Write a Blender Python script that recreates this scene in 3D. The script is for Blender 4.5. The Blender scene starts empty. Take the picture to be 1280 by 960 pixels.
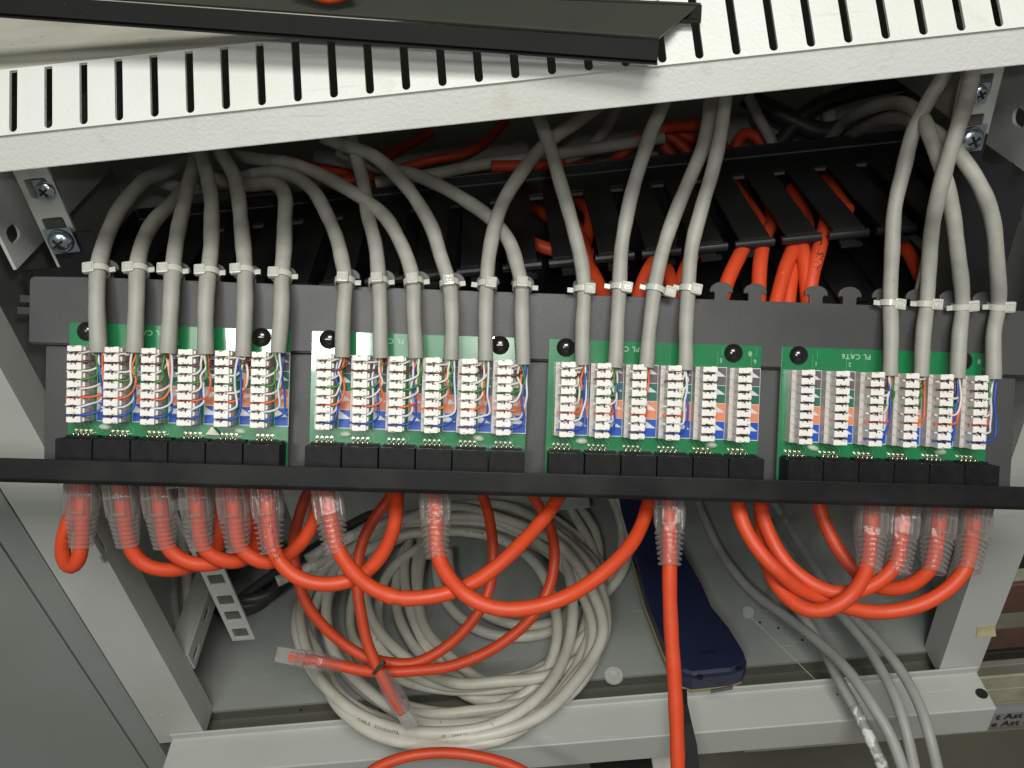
import bpy, bmesh, math, random
from mathutils import Vector, Matrix
random.seed(7)
SC = bpy.context.scene
COL = SC.collection
MM = 0.001
FPX = 1040.0

# ------------------------------------------------------------ camera
cd = bpy.data.cameras.new('camera'); cam = bpy.data.objects.new('camera', cd); COL.objects.link(cam)
cam.location = (0, 0, 0); cam.rotation_euler = (math.radians(90), 0, 0)
cd.sensor_width = 36; cd.lens = FPX/1280*36; cd.clip_start = 0.01; cd.clip_end = 20
SC.camera = cam

# ------------------------------------------------------------ world and lamps
w = bpy.data.worlds.new('World'); SC.world = w; w.use_nodes = True
bg = w.node_tree.nodes['Background']; bg.inputs[0].default_value = (0.80, 0.84, 0.80, 1); bg.inputs[1].default_value = 0.15

def area(name, loc, target, sx, sy, power, col):
    l = bpy.data.lights.new(name, 'AREA'); l.shape = 'RECTANGLE'; l.size = sx; l.size_y = sy; l.energy = power; l.color = col
    o = bpy.data.objects.new(name, l); COL.objects.link(o); o.location = loc
    o.rotation_euler = (Vector(target)-Vector(loc)).to_track_quat('-Z', 'Y').to_euler()
    return o
area('ceiling_lamp', (0.08, -0.72, 0.40), (0, 0.40, -0.04), 0.52, 0.26, 10.2, (1.0, 0.99, 0.935))
area('room_lamp', (-0.40, -1.3, 0.06), (-0.1, 0.36, 0.02), 0.34, 0.26, 7.5, (0.95, 1.0, 0.95))
area('phone_lamp', (0.012, -0.01, 0.02), (0.0, 1.0, -0.1), 0.01, 0.01, 0.16, (1.0, 0.97, 0.92))

SC.view_settings.view_transform = 'Standard'; SC.view_settings.look = 'None'
SC.view_settings.exposure = 0.0; SC.view_settings.gamma = 1
SC.render.engine = 'CYCLES'
SC.cycles.max_bounces = 8; SC.cycles.transparent_max_bounces = 24

# ------------------------------------------------------------ frames (mm)
def V(*a): return Vector(a)
def ray(px, py): return V((px-640)/FPX, 1, -(py-480)/FPX)
def P(px, py, d): return ray(px, py)*d
class Frame:
    def __init__(s, O, X, U):
        s.O = O; s.X = X.normalized(); U = U - s.X*U.dot(s.X); s.U = U.normalized(); s.N = s.X.cross(s.U)
        s.M = Matrix(((s.X.x, s.U.x, s.N.x, O.x), (s.X.y, s.U.y, s.N.y, O.y), (s.X.z, s.U.z, s.N.z, O.z), (0, 0, 0, 1)))
    def pt(s, a, b, c): return s.O + s.X*a + s.U*b + s.N*c
    def onc(s, px, py, c):
        r = ray(px, py); return r*((s.O+s.N*c).dot(s.N)/r.dot(s.N))
    def onb(s, px, py, b):
        r = ray(px, py); return r*((s.O+s.U*b).dot(s.U)/r.dot(s.U))
    def ona(s, px, py, a):
        r = ray(px, py); return r*((s.O+s.X*a).dot(s.X)/r.dot(s.X))
    def loc(s, p):
        q = p-s.O; return V(q.dot(s.X), q.dot(s.U), q.dot(s.N))
PN = Frame(P(640, 500, 360), V(.998, .035, -.032), V(.032, -.03, .999))      # patch panel: u, v, w
CB = Frame(P(720, 929, 520), V(.995, -.03, .095), V(-.095, -.588, .805))     # cabinet: across, up, towards the front

# ------------------------------------------------------------ materials
def nt(name):
    m = bpy.data.materials.new(name); m.use_nodes = True
    t = m.node_tree; return m, t, t.nodes['Principled BSDF']
def mat(name, col, rough=.5, metal=0, spec=.5, bump=None, var=None, var2=None, coat=0, speck=None, scr=None):
    m, t, b = nt(name); N = t.nodes; L = t.links
    b.inputs['Roughness'].default_value = rough; b.inputs['Metallic'].default_value = metal
    b.inputs['Specular IOR Level'].default_value = spec; b.inputs['Coat Weight'].default_value = coat
    c4 = (*col, 1); b.inputs['Base Color'].default_value = c4
    tc = N.new('ShaderNodeTexCoord')
    last = None
    def noise(scale, detail=3, rg=.55):
        n = N.new('ShaderNodeTexNoise'); n.inputs['Scale'].default_value = scale; n.inputs['Detail'].default_value = detail
        n.inputs['Roughness'].default_value = rg
        L.new(tc.outputs['Object'], n.inputs['Vector']); return n
    def ramp(n, a, b_):
        r = N.new('ShaderNodeMapRange'); r.inputs[1].default_value = a; r.inputs[2].default_value = b_
        L.new(n.outputs[0], r.inputs[0]); return r
    def mix(f, a, bcol):
        x = N.new('ShaderNodeMix'); x.data_type = 'RGBA'
        L.new(f, x.inputs[0])
        if isinstance(a, tuple): x.inputs[6].default_value = a
        else: L.new(a, x.inputs[6])
        x.inputs[7].default_value = bcol
        return x.outputs[2]
    cur = c4
    for v in (var, var2, speck):
        if v:
            sc, lo, hi, c2, amt = v
            r = ramp(noise(sc), lo, hi); r.inputs[4].default_value = amt
            cur = mix(r.outputs[0], cur, (*c2, 1))
    if scr:
        for rot, sc in (((.3, .9, .4), (9, 700, 300)), ((1.2, .2, 1.9), (12, 500, 600))):
            mp = N.new('ShaderNodeMapping'); mp.inputs['Rotation'].default_value = rot; mp.inputs['Scale'].default_value = sc
            L.new(tc.outputs['Object'], mp.inputs[0]); n = N.new('ShaderNodeTexNoise'); n.inputs['Scale'].default_value = 1.0; n.inputs['Detail'].default_value = 1
            L.new(mp.outputs[0], n.inputs['Vector']); q = ramp(n, .73, .78); q.inputs[4].default_value = scr[1]
            cur = mix(q.outputs[0], cur, (*scr[0], 1))
    if not isinstance(cur, tuple): L.new(cur, b.inputs['Base Color'])
    if bump:
        sc, st, dist = bump
        n = noise(sc, 2); bp = N.new('ShaderNodeBump'); bp.inputs['Strength'].default_value = st; bp.inputs['Distance'].default_value = dist*MM
        L.new(n.outputs[0], bp.inputs['Height']); L.new(bp.outputs[0], b.inputs['Normal'])
        rr = N.new('ShaderNodeMapRange'); L.new(noise(35).outputs[0], rr.inputs[0]); rr.inputs[3].default_value = max(0, rough-.1); rr.inputs[4].default_value = min(1, rough+.12)
        L.new(rr.outputs[0], b.inputs['Roughness'])
    return m
M = {}
M['paint'] = mat('grey_cabinet_paint', (.47, .48, .455), .42, bump=(1100, .4, .16), var=(9, .45, .75, (.38, .385, .345), .6), scr=((.62, .63, .6), .35), speck=(520, .73, .77, (.16, .15, .13), .8))
M['floorshade'] = mat('shade_darkened_floor_paint', (.29, .30, .285), .45, scr=((.42, .43, .41), .5), bump=(1100, .35, .12), var=(9, .4, .7, (.22, .23, .21), .7), speck=(420, .72, .76, (.10, .10, .09), .8))  # base colour darkened to carry the weaker light on the floor
M['paint_w'] = mat('white_cabinet_paint', (.68, .69, .66), .36, bump=(750, .7, .26), var=(12, .4, .75, (.60, .60, .545), .7), var2=(55, .62, .75, (.50, .47, .38), .45), scr=((.45, .43, .37), .3), speck=(330, .74, .78, (.30, .27, .2), .7))
M['cream'] = mat('dirty_cream_paint', (.60, .585, .50), .5, bump=(700, .3, .12), var=(14, .42, .7, (.42, .39, .31), .75), speck=(260, .66, .74, (.2, .17, .12), .7))
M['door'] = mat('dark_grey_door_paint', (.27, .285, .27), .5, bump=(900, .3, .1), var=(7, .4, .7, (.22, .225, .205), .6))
M['gapshade'] = mat('gap_shaded_paint', (.10, .10, .08), .6, bump=(500, .3, .1))  # shadow of the gap behind the bottom rail, put into the colour
M['black_pc'] = mat('black_powder_coat', (.050, .050, .052), .42, spec=.4, bump=(1500, .5, .12), var=(16, .4, .7, (.085, .083, .084), .8), speck=(600, .76, .79, (.3, .29, .27), .5))
M['lip'] = mat('black_lip_coat', (.011, .0115, .0115), .42, spec=.16, bump=(1300, .35, .1), var=(40, .45, .7, (.024, .024, .023), .8))
M['edgeglint'] = mat('painted_edge_highlight', (.16, .16, .16), .3)  # highlight painted in: lighter grey for the specular line on black edges
M['rack_black'] = mat('glossy_black_plastic', (.017, .017, .018), .36, bump=(300, .2, .08), var=(25, .45, .7, (.02, .02, .02), .8))
M['lid'] = mat('glossy_olive_black_lid', (.035, .038, .03), .27, bump=(200, .06, .1), var=(10, .4, .7, (.05, .053, .036), .8), speck=(700, .74, .77, (.2, .19, .15), .5))
M['lidedge'] = mat('black_lid_lip', (.011, .011, .011), .7, spec=.12, bump=(600, .2, .06), speck=(700, .72, .75, (.2, .19, .15), .5))
M['jack'] = mat('black_jack_plastic', (.009, .009, .010), .45, spec=.14, bump=(900, .4, .07), var=(120, .4, .7, (.017, .0165, .017), .9))
M['grey'] = mat('grey_cable_jacket', (.36, .35, .315), .55, bump=(160, .5, .4), var=(70, .42, .70, (.265, .255, .22), .9), var2=(24, .5, .70, (.41, .40, .36), .7), speck=(210, .70, .76, (.16, .14, .11), .75))
M['greydk'] = mat('dark_grey_cable_jacket', (.36, .36, .34), .5, bump=(160, .4, .3), var=(60, .42, .72, (.28, .28, .26), .8), speck=(190, .71, .75, (.5, .5, .48), .7))
M['coil'] = mat('off_white_cable_jacket', (.58, .56, .49), .45, bump=(140, .4, .3), var=(45, .42, .7, (.46, .43, .345), .8), speck=(240, .68, .75, (.13, .11, .08), .7))
M['smear'] = mat('paint_smeared_grey_cable', (.30, .30, .28), .5, bump=(400, .8, .4), var=(150, .50, .56, (.72, .72, .68), .95))
M['paintend'] = mat('white_paint_smeared_cable', (.70, .69, .64), .5, bump=(400, .8, .4), var=(160, .45, .6, (.42, .40, .34), .8))
M['blackcab'] = mat('black_cable_jacket', (.035, .036, .035), .45, bump=(160, .3, .2))
M['orange'] = mat('orange_cord_jacket', (.64, .064, .016), .50, bump=(150, .5, .4), var=(60, .4, .7, (.55, .052, .013), .8), var2=(330, .62, .7, (.50, .07, .03), .5), speck=(260, .72, .78, (.95, .28, .17), .6))
M['ink'] = mat('black_print', (.03, .02, .018), .6)
M['inkfaded'] = mat('faded_black_print', (.12, .11, .09), .6)
M['inkgrey'] = mat('worn_grey_print', (.22, .215, .19), .6)
M['inkorange'] = mat('dark_red_print', (.16, .025, .01), .6)
M['tie'] = mat('white_nylon', (.50, .50, .455), .34, coat=.2, var=(300, .4, .7, (.60, .60, .50), .6)); M['tie'].node_tree.nodes['Principled BSDF'].inputs['Subsurface Weight'].default_value = 0
M['pcb'] = mat('green_circuit_board', (.012, .19, .065), .22, spec=.8, bump=(60, .05, .3), var=(90, .4, .7, (.016, .165, .058), .7), coat=.9)
M['trace'] = mat('light_green_trace', (.12, .38, .20), .3)
M['silk'] = mat('white_silkscreen', (.36, .52, .40), .5)
M['rivet'] = mat('black_domed_rivet', (.012, .011, .011), .18, bump=(300, .4, .2), coat=.4)
M['idc'] = mat('white_terminal_plastic', (.84, .80, .76), .36, var=(200, .4, .7, (.64, .60, .56), .5))
M['idcbase'] = mat('greyish_terminal_base', (.56, .52, .49), .34, var=(150, .4, .7, (.47, .43, .40), .6), coat=.2)
M['slot'] = mat('dark_contact_slot', (.04, .02, .015), .5)
M['pin'] = mat('tinned_pin', (.80, .76, .60), .22, metal=1)
M['steel'] = mat('zinc_screw', (.62, .70, .80), .22, metal=1, bump=(500, .3, .2))
M['hole'] = mat('black_hole_plug', (.008, .008, .008), .6)
M['w_white'] = mat('white_wire', (.74, .72, .66), .4)
M['w_brown'] = mat('brown_wire', (.13, .045, .025), .4)
M['w_green'] = mat('green_wire', (.045, .22, .03), .4)
M['w_orange'] = mat('orange_wire', (.75, .14, .04), .4)
M['w_blue'] = mat('blue_wire', (.02, .08, .42), .4)
M['w_lgreen'] = mat('white_green_wire', (.66, .70, .60), .4)
M['w_lorange'] = mat('white_orange_wire', (.74, .64, .57), .4)
M['w_lblue'] = mat('white_blue_wire', (.62, .66, .74), .4)
M['w_lbrown'] = mat('white_brown_wire', (.62, .54, .47), .4)
M['l_white'] = mat('label_white', (.62, .63, .64), .4)
M['l_brown'] = mat('label_brown', (.12, .085, .10), .4)
M['l_green'] = mat('label_green', (.015, .12, .08), .4)
M['l_orange'] = mat('label_orange', (.68, .24, .12), .4)
M['l_blue'] = mat('label_blue', (.012, .075, .42), .4)
M['glue'] = mat('milky_board_clip', (.42, .50, .40), .35)
M['navy'] = mat('navy_tester_plastic', (.012, .017, .050), .42, bump=(900, .25, .08), var=(30, .4, .7, (.016, .022, .060), .7))
M['navydk'] = mat('dark_navy_groove', (.006, .008, .02), .5)
M['yellowed'] = mat('yellow_brown_edge', (.30, .24, .12), .5)
M['tape'] = mat('yellowed_tape', (.50, .44, .22), .45, var=(120, .4, .6, (.62, .58, .4), .7))
M['strap'] = mat('black_webbing', (.010, .010, .011), .8, bump=(1200, .7, .3))
M['wallbg'] = mat('drab_wall', (.17, .165, .125), .7, var=(5, .4, .65, (.12, .11, .085), .8), var2=(40, .5, .7, (.2, .18, .14), .4))
M['b_cream'] = mat('cream_card', (.42, .39, .29), .6, var=(60, .4, .7, (.30, .27, .19), .8))
M['b_brown'] = mat('brown_card', (.12, .055, .04), .6, var=(50, .4, .7, (.07, .04, .03), .8))
M['b_black'] = mat('black_card', (.015, .015, .014), .5)
M['b_grey'] = mat('grey_card', (.22, .21, .17), .6, var=(60, .4, .7, (.15, .14, .11), .8))
M['b_label'] = mat('grey_label', (.26, .265, .27), .5)
M['paper'] = mat('paper_scrap', (.68, .64, .52), .7)

def clearmat(name, tint, trans, rough=.12, bump=None):
    m, t, b = nt(name); N = t.nodes; L = t.links
    b.inputs['Base Color'].default_value = (*tint, 1); b.inputs['Roughness'].default_value = rough
    b.inputs['Specular IOR Level'].default_value = .8; b.inputs['Coat Weight'].default_value = .4
    tr = N.new('ShaderNodeBsdfTransparent'); tr.inputs[0].default_value = (.93, .915, .905, 1)
    mx = N.new('ShaderNodeMixShader'); lw = N.new('ShaderNodeLayerWeight'); lw.inputs[0].default_value = .35
    mr = N.new('ShaderNodeMapRange'); mr.inputs[3].default_value = 1-trans; mr.inputs[4].default_value = min(1, 1-trans+.45)
    L.new(lw.outputs['Facing'], mr.inputs[0]); L.new(mr.outputs[0], mx.inputs[0])
    L.new(tr.outputs[0], mx.inputs[1]); L.new(b.outputs[0], mx.inputs[2])
    L.new(mx.outputs[0], N['Material Output'].inputs['Surface'])
    if bump:
        tc = N.new('ShaderNodeTexCoord'); n = N.new('ShaderNodeTexNoise'); n.inputs['Scale'].default_value = bump
        bp = N.new('ShaderNodeBump'); bp.inputs['Distance'].default_value = .4*MM; bp.inputs['Strength'].default_value = .7
        L.new(tc.outputs['Object'], n.inputs[0]); L.new(n.outputs[0], bp.inputs['Height']); L.new(bp.outputs[0], b.inputs['Normal'])
    return m
M['clear'] = clearmat('clear_plug_plastic', (.50, .47, .455), .88, .09, 330)
M['clearbody'] = clearmat('clear_connector_plastic', (.58, .56, .54), .72, .06, 400)
M['bag'] = clearmat('clear_bag_film', (.55, .56, .52), .88, .2, 90)

# ------------------------------------------------------------ object bookkeeping
WM = {}
def tag(o, label=None, cat=None, group=None, kind=None):
    if label: o['label'] = label
    if cat: o['category'] = cat
    if group: o['group'] = group
    if kind: o['kind'] = kind
    return o
def thing(name, loc, label, cat, group=None, kind=None):
    o = bpy.data.objects.new(name, None); COL.objects.link(o)
    o.empty_display_size = .01
    o.location = loc*MM; WM[o.name] = Matrix.Translation(loc*MM)
    return tag(o, label, cat, group, kind)
def inst(mesh, name, parent=None, mw=None):
    """link a mesh; mw is its world matrix (metres)"""
    o = bpy.data.objects.new(name, mesh); COL.objects.link(o)
    mw = mw or Matrix.Identity(4)
    WM[o.name] = mw
    if parent is not None:
        o.parent = parent; o.matrix_local = WM[parent.name].inverted() @ mw
    else: o.matrix_world = mw
    return o
def mmM(Mx):
    """matrix in mm -> metres"""
    R = Mx.copy(); R.translation = R.translation*MM; return R

class MB:
    def __init__(s): s.v = []; s.f = []; s.m = []; s.sm = []
    def add(s, vs, fs, mi=0, smooth=False):
        k = len(s.v); s.v += vs
        for f in fs: s.f.append([i+k for i in f]); s.m.append(mi); s.sm.append(smooth)
    def box(s, fr, a0, a1, b0, b1, c0, c1, mi=0):
        g = fr.pt if fr else (lambda a, b, c: V(a, b, c))
        vs = [g(a, b, c) for a in (a0, a1) for b in (b0, b1) for c in (c0, c1)]
        s.add(vs, [(0, 1, 3, 2), (4, 6, 7, 5), (0, 4, 5, 1), (2, 3, 7, 6), (0, 2, 6, 4), (1, 5, 7, 3)], mi)
    def quad(s, *p, mi=0): s.add(list(p), [tuple(range(len(p)))], mi)
    def prism(s, poly, off, mi=0):
        """poly list of points, extruded by off vector"""
        n = len(poly); vs = list(poly)+[p+off for p in poly]
        fs = [tuple(range(n)), tuple(range(2*n-1, n-1, -1))]+[(i, i+n, (i+1) % n+n, (i+1) % n) for i in range(n)]
        s.add(vs, fs, mi)
    def tube(s, pts, r, seg=12, mi=0, cap=True, rad=None, round_end=False):
        n = len(pts); T = [(pts[min(i+1, n-1)]-pts[max(i-1, 0)]).normalized() for i in range(n)]
        ref = V(0, -1, 0) if abs(T[0].y) < .9 else V(1, 0, 0)
        nn = (ref-T[0]*ref.dot(T[0])).normalized(); base = len(s.v); vs = []; fs = []
        for i in range(n):
            nn = (nn-T[i]*nn.dot(T[i])).normalized(); bb = T[i].cross(nn)
            rr = rad[i] if rad else r
            for k in range(seg):
                a = 2*math.pi*k/seg; vs.append(pts[i]+(nn*math.cos(a)+bb*math.sin(a))*rr)
        for i in range(n-1):
            for k in range(seg):
                k2 = (k+1) % seg; fs.append((i*seg+k, i*seg+k2, (i+1)*seg+k2, (i+1)*seg+k))
        s.add(vs, fs, mi, True)
        if cap:
            s.add([vs[k].copy() for k in range(seg)], [tuple(range(seg-1, -1, -1))], mi)
            s.add([vs[(n-1)*seg+k].copy() for k in range(seg)], [tuple(range(seg))], mi)
    def mesh(s, name, mats, inv=None, bevel=0):
        me = bpy.data.meshes.new(name)
        vs = [(v*MM) for v in s.v]
        if inv is not None: vs = [inv @ v for v in vs]
        me.from_pydata([tuple(v) for v in vs], [], s.f)
        for m_ in mats: me.materials.append(m_)
        for p, mi, sm in zip(me.polygons, s.m, s.sm): p.material_index = mi; p.use_smooth = sm
        bm = bmesh.new(); bm.from_mesh(me)
        bmesh.ops.recalc_face_normals(bm, faces=bm.faces)
        if bevel:
            es = [e for e in bm.edges if len(e.link_faces) == 2 and e.calc_face_angle(0) > .6 and not e.smooth is False]
            bmesh.ops.bevel(bm, geom=es, offset=bevel*MM, segments=2, affect='EDGES', profile=.5, clamp_overlap=True)
        bm.to_mesh(me); bm.free(); me.update()
        return me
    def build(s, name, mats, parent=None, bevel=0, origin=None):
        if not isinstance(mats, (list, tuple)): mats = [mats]
        mw = (WM[parent.name] if parent is not None else Matrix.Translation((origin if origin is not None else s.v[0])*MM))
        me = s.mesh(name, mats, mw.inverted(), bevel)
        return inst(me, name, parent, mw)

def lerp(a, b, t): return a+(b-a)*t
def spline(ctrl, step=3.0):
    """centripetal-ish Catmull-Rom through control points"""
    c = [ctrl[0]*2-ctrl[1]]+list(ctrl)+[ctrl[-1]*2-ctrl[-2]]
    out = []
    for i in range(1, len(c)-2):
        p0, p1, p2, p3 = c[i-1:i+3]
        n = max(2, int((p2-p1).length/step))
        t1 = (p1-p0).length**.5 or 1e-3; t2 = (p2-p1).length**.5 or 1e-3; t3 = (p3-p2).length**.5 or 1e-3
        m1 = (p2-p1) + ((p1-p0)/t1-(p2-p0)/(t1+t2))*t2
        m2 = (p2-p1) + ((p3-p2)/t3-(p3-p1)/(t2+t3))*t2
        for k in range(n):
            t = k/n; t_2 = t*t; t_3 = t_2*t
            out.append(p1*(2*t_3-3*t_2+1)+m1*(t_3-2*t_2+t)+p2*(-2*t_3+3*t_2)+m2*(t_3-t_2))
    out.append(ctrl[-1].copy()); return out
def path(pts, step=3.0):
    """pts (x,y[,d]) ; missing depths are interpolated along the picture length"""
    L = [0]
    for a, b in zip(pts, pts[1:]): L.append(L[-1]+math.hypot(a[0]-b[0], a[1]-b[1]))
    ks = [i for i, p in enumerate(pts) if len(p) > 2]; out = []
    for i, p in enumerate(pts):
        if len(p) > 2: d = p[2]
        else:
            lo = max([k for k in ks if k < i], default=ks[0]); hi = min([k for k in ks if k > i], default=ks[-1])
            if lo == hi: d = pts[lo][2]
            else: d = lerp(pts[lo][2], pts[hi][2], (L[i]-L[lo])/(L[hi]-L[lo]))
        out.append(P(p[0], p[1], d))
    return spline(out, step)

def plate_mesh(name, outer, holes, thick, mats, bevel=0.0):
    """flat plate with holes from 2D outlines (mm); centred on local z"""
    cu = bpy.data.curves.new('tmp', 'CURVE'); cu.dimensions = '2D'; cu.fill_mode = 'BOTH'
    cu.extrude = max(0, thick/2-bevel)*MM; cu.bevel_depth = bevel*MM; cu.bevel_resolution = 1
    if bevel: cu.offset = -bevel*MM
    for poly in [outer]+list(holes):
        sp = cu.splines.new('POLY'); sp.points.add(len(poly)-1); sp.use_cyclic_u = True
        for q, (x, y) in zip(sp.points, poly): q.co = (x*MM, y*MM, 0, 1)
    ob = bpy.data.objects.new('tmp', cu); COL.objects.link(ob)
    dg = bpy.context.evaluated_depsgraph_get()
    me = bpy.data.meshes.new_from_object(ob.evaluated_get(dg)); me.name = name
    bpy.data.objects.remove(ob); bpy.data.curves.remove(cu)
    me.materials.clear()
    for m_ in mats: me.materials.append(m_)
    for p in me.polygons: p.use_smooth = False; p.material_index = 0
    return me
def text_mesh(txt, size, spread=0, bold=0.0):
    cu = bpy.data.curves.new('tmp', 'FONT'); cu.body = txt; cu.size = size*MM; cu.extrude = 0; cu.offset = bold*MM
    cu.align_x = 'CENTER'; cu.align_y = 'CENTER'; cu.resolution_u = 2; cu.space_character = 1+spread
    ob = bpy.data.objects.new('tmp', cu); COL.objects.link(ob)
    dg = bpy.context.evaluated_depsgraph_get()
    me = bpy.data.meshes.new_from_object(ob.evaluated_get(dg))
    bpy.data.objects.remove(ob); bpy.data.curves.remove(cu)
    return me
def rrect(x0, x1, y0, y1, r, n=4):
    out = []
    for cx, cy, a0 in ((x1-r, y1-r, 0), (x0+r, y1-r, 90), (x0+r, y0+r, 180), (x1-r, y0+r, 270)):
        for k in range(n+1):
            a = math.radians(a0+90*k/n); out.append((cx+r*math.cos(a), cy+r*math.sin(a)))
    return out
def zrot(me_mw, fr, u, v, w, ang=0, sx=1):
    return mmM(fr.M @ Matrix.Translation(V(u, v, w)) @ Matrix.Rotation(ang, 4, 'Z'))

def text_on_tube(pts, r, s0, txt, size, side, matl, parent, name='printed_text', flip=False, bold=0.0):
    """print text along a tube surface; s0 arc length at its centre; side = viewing direction"""
    me = text_mesh(txt, size, .1, bold)
    L = [0]
    for a, b in zip(pts, pts[1:]): L.append(L[-1]+(b-a).length)
    vs = []
    for vv in me.vertices:
        x = vv.co.x/MM*(-1 if flip else 1); y = vv.co.y/MM*(-1 if flip else 1)
        s = min(max(s0+x, 0.01), L[-1]-.01)
        i = 0
        while L[i+1] < s: i += 1
        t = (s-L[i])/(L[i+1]-L[i]); c = pts[i].lerp(pts[i+1], t)
        T = (pts[min(i+2, len(pts)-1)]-pts[max(i-1, 0)]).normalized()
        nn = (side-T*side.dot(T)).normalized(); bb = nn.cross(T)
        a = y/r
        vs.append(c+(nn*math.cos(a)+bb*math.sin(a))*(r+.06))
    inv = WM[parent.name].inverted()
    for vv, q in zip(me.vertices, vs): vv.co = inv @ (q*MM)
    me.materials.clear(); me.materials.append(matl)
    return inst(me, name, parent, WM[parent.name])
CAMDIR = lambda p: (-p).normalized()

# ============================================================ THE SETTING
b = MB()
b.box(CB, -1500, 1500, -420, -400, -900, 700)
tag(b.build('floor', M['wallbg'], origin=CB.pt(0, -420, 0)), kind='structure')
b = MB(); b.box(CB, -1500, 1500, -400, 900, -920, -902)
tag(b.build('wall', M['wallbg'], origin=CB.pt(0, -400, -902)), kind='structure')

# ============================================================ CABINET
cab = thing('wall_cabinet', CB.pt(0, -27, 0), 'open pale grey steel network cabinet with a slotted white top edge around all the cables', 'cabinet')
PC = -27.0
AL0, AL1, AR0, AR1 = [CB.loc(CB.onc(x, y, PC)).x for x, y in ((200, 930), (263, 930), (1174, 837), (1225, 833))]
print('posts', AL0, AL1, AR0, AR1)
TOPB = 394
# bottom rail: upstand, ledge, front face
b = MB()
prof = [(-27, -2), (-27, 5.5), (-25.5, 5.5), (-25.5, 0), (0, 0), (0, -25), (-1.6, -25), (-1.6, -2)]
ca = [CB.pt(-265, y, c) for c, y in prof]
b.prism(ca, CB.X*525)
br = b.build('bottom_rail', M['paint'], cab, bevel=.8)
for px, py, r in ((1227, 867, 3.6), (1047, 868, .6), (1053, 868, .6)):
    q = CB.loc(CB.onb(px, py, 0)); b = MB(); n = 20
    b.prism([CB.pt(q.x+r*math.cos(6.2832*k/n), .25, q.z+r*math.sin(6.2832*k/n)) for k in range(n)], CB.U*-.6)
    b.build('hole_plug' if r > 2 else 'drilled_hole', M['hole'], br)
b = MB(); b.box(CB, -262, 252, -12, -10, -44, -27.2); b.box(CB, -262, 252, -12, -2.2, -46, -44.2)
b.build('floor_channel', M['gapshade'], cab)
# floor
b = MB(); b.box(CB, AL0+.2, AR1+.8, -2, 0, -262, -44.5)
fl = b.build('floor_panel', M['floorshade'], cab)
def disc(fr, q, r, h, matl, name, parent, ax='U', n=24, inner=0):
    b = MB(); U = fr.U if ax == 'U' else fr.N; A = fr.X; B = fr.N if ax == 'U' else fr.U
    ring = lambda rr, hh: [q+A*rr*math.cos(6.2832*k/n)+B*rr*math.sin(6.2832*k/n)+U*hh for k in range(n)]
    prof_ = [(r, 0), (r*.93, h)] + ([(inner*1.1, h), (inner, h*.2)] if inner else [])
    R = [ring(*p_) for p_ in prof_]; vs = sum(R, [])
    fs = [(i*n+k, i*n+(k+1) % n, (i+1)*n+(k+1) % n, (i+1)*n+k) for i in range(len(R)-1) for k in range(n)]
    fs.append(tuple((len(R)-1)*n+k for k in range(n)))
    b.add(vs, fs); return b.build(name, matl, parent)
disc(CB, CB.onb(767, 845, 0), 6.6, 1.6, M['paint'], 'floor_rivet', fl, inner=3)
disc(CB, CB.onb(935, 766, 0), 4.2, 2.2, M['paint'], 'floor_rivet', fl)
for px, py in ((950, 778), (973, 785), (1003, 800), (376, 887), (212, 893)):
    disc(CB, CB.onb(px, py, 0), .9, .1, M['hole'], 'drilled_hole', fl)
# scratch mark on the floor
b = MB(); p0 = CB.onb(940, 772, .15); p1 = CB.onb(1022, 852, .15); sd = (p1-p0).cross(CB.U).normalized()*.8
b.quad(p0, p1, p1+sd*.5, p0+sd*.8); b.build('scratch', M['cream'], fl)
# walls and roof
b = MB(); b.box(CB, AL0-2, AR1+3, -2, 405, -265, -262.2); b.build('back_panel', M['paint'], cab)
b = MB(); b.box(CB, AR1+1, AR1+2.4, 0, 392, -262, PC-3); sdp = b.build('side_panel', M['paint'], cab)
b = MB(); b.box(CB, AL0-1.5, AL0-.2, 0, 392, -262, PC-10); b.build('side_panel', M['paint'], cab)
# posts
def post(a0, a1, side, holes=()):
    h = []
    for (ac, bc, wx, wy) in holes: h.append(rrect(ac-wx, ac+wx, bc-wy, bc+wy, min(wx, wy)*.9))
    me = plate_mesh('front_post', [(a0, -5), (a1, -5), (a1, 385), (a0, 385)], h, 1.4, [M['paint']])
    o = inst(me, 'front_post', cab, mmM(CB.M @ Matrix.Translation(V(0, 0, PC-.7))))
    b = MB(); aa = a1-1.4 if side > 0 else a0; cb = PC-20; cf = PC-1.6
    if side > 0:
        b.box(CB, aa, aa+1.4, 0, SLB[0], cb, cf); b.box(CB, aa, aa+1.4, SLB[1], 385, cb, cf)
        b.box(CB, aa, aa+1.4, SLB[0], SLB[1], cb, SLB[2]-3.5); b.box(CB, aa, aa+1.4, SLB[0], SLB[1], SLB[2]+3.0, cf)
        b.prism([CB.pt(aa, SLB[0], SLB[2]-3.5), CB.pt(aa, SLB[0]+5, SLB[2]-3.5), CB.pt(aa, SLB[0], SLB[2]-1)], CB.X*1.4)
        b.prism([CB.pt(aa, SLB[0], SLB[2]+3.0), CB.pt(aa, SLB[0]+5, SLB[2]+3.0), CB.pt(aa, SLB[0], SLB[2]+.6)], CB.X*1.4)
    else: b.box(CB, aa, aa+1.4, 0, 385, cb, cf)
    b.build('post_flange', M['paint'], o)
    return o
sq = [CB.loc(CB.ona(x, y, AL1)) for x, y in ((118, 640), (143, 690), (128, 711))]
SLB = (sq[2].y, sq[2].y+56, (sq[1].z+sq[2].z)/2)
print('slot', sq, SLB)
hq = CB.loc(CB.onc(201, 893, PC))
lp = post(AL0, AL1, 1, [(hq.x, hq.y, 1.3, 1.1)])
rp = post(AR0, AR1, -1)
b = MB()
pts_ = [CB.onc(*p_, PC+.3) for p_ in ((1222, 783), (1243, 780), (1245, 795), (1220, 797))]
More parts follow.
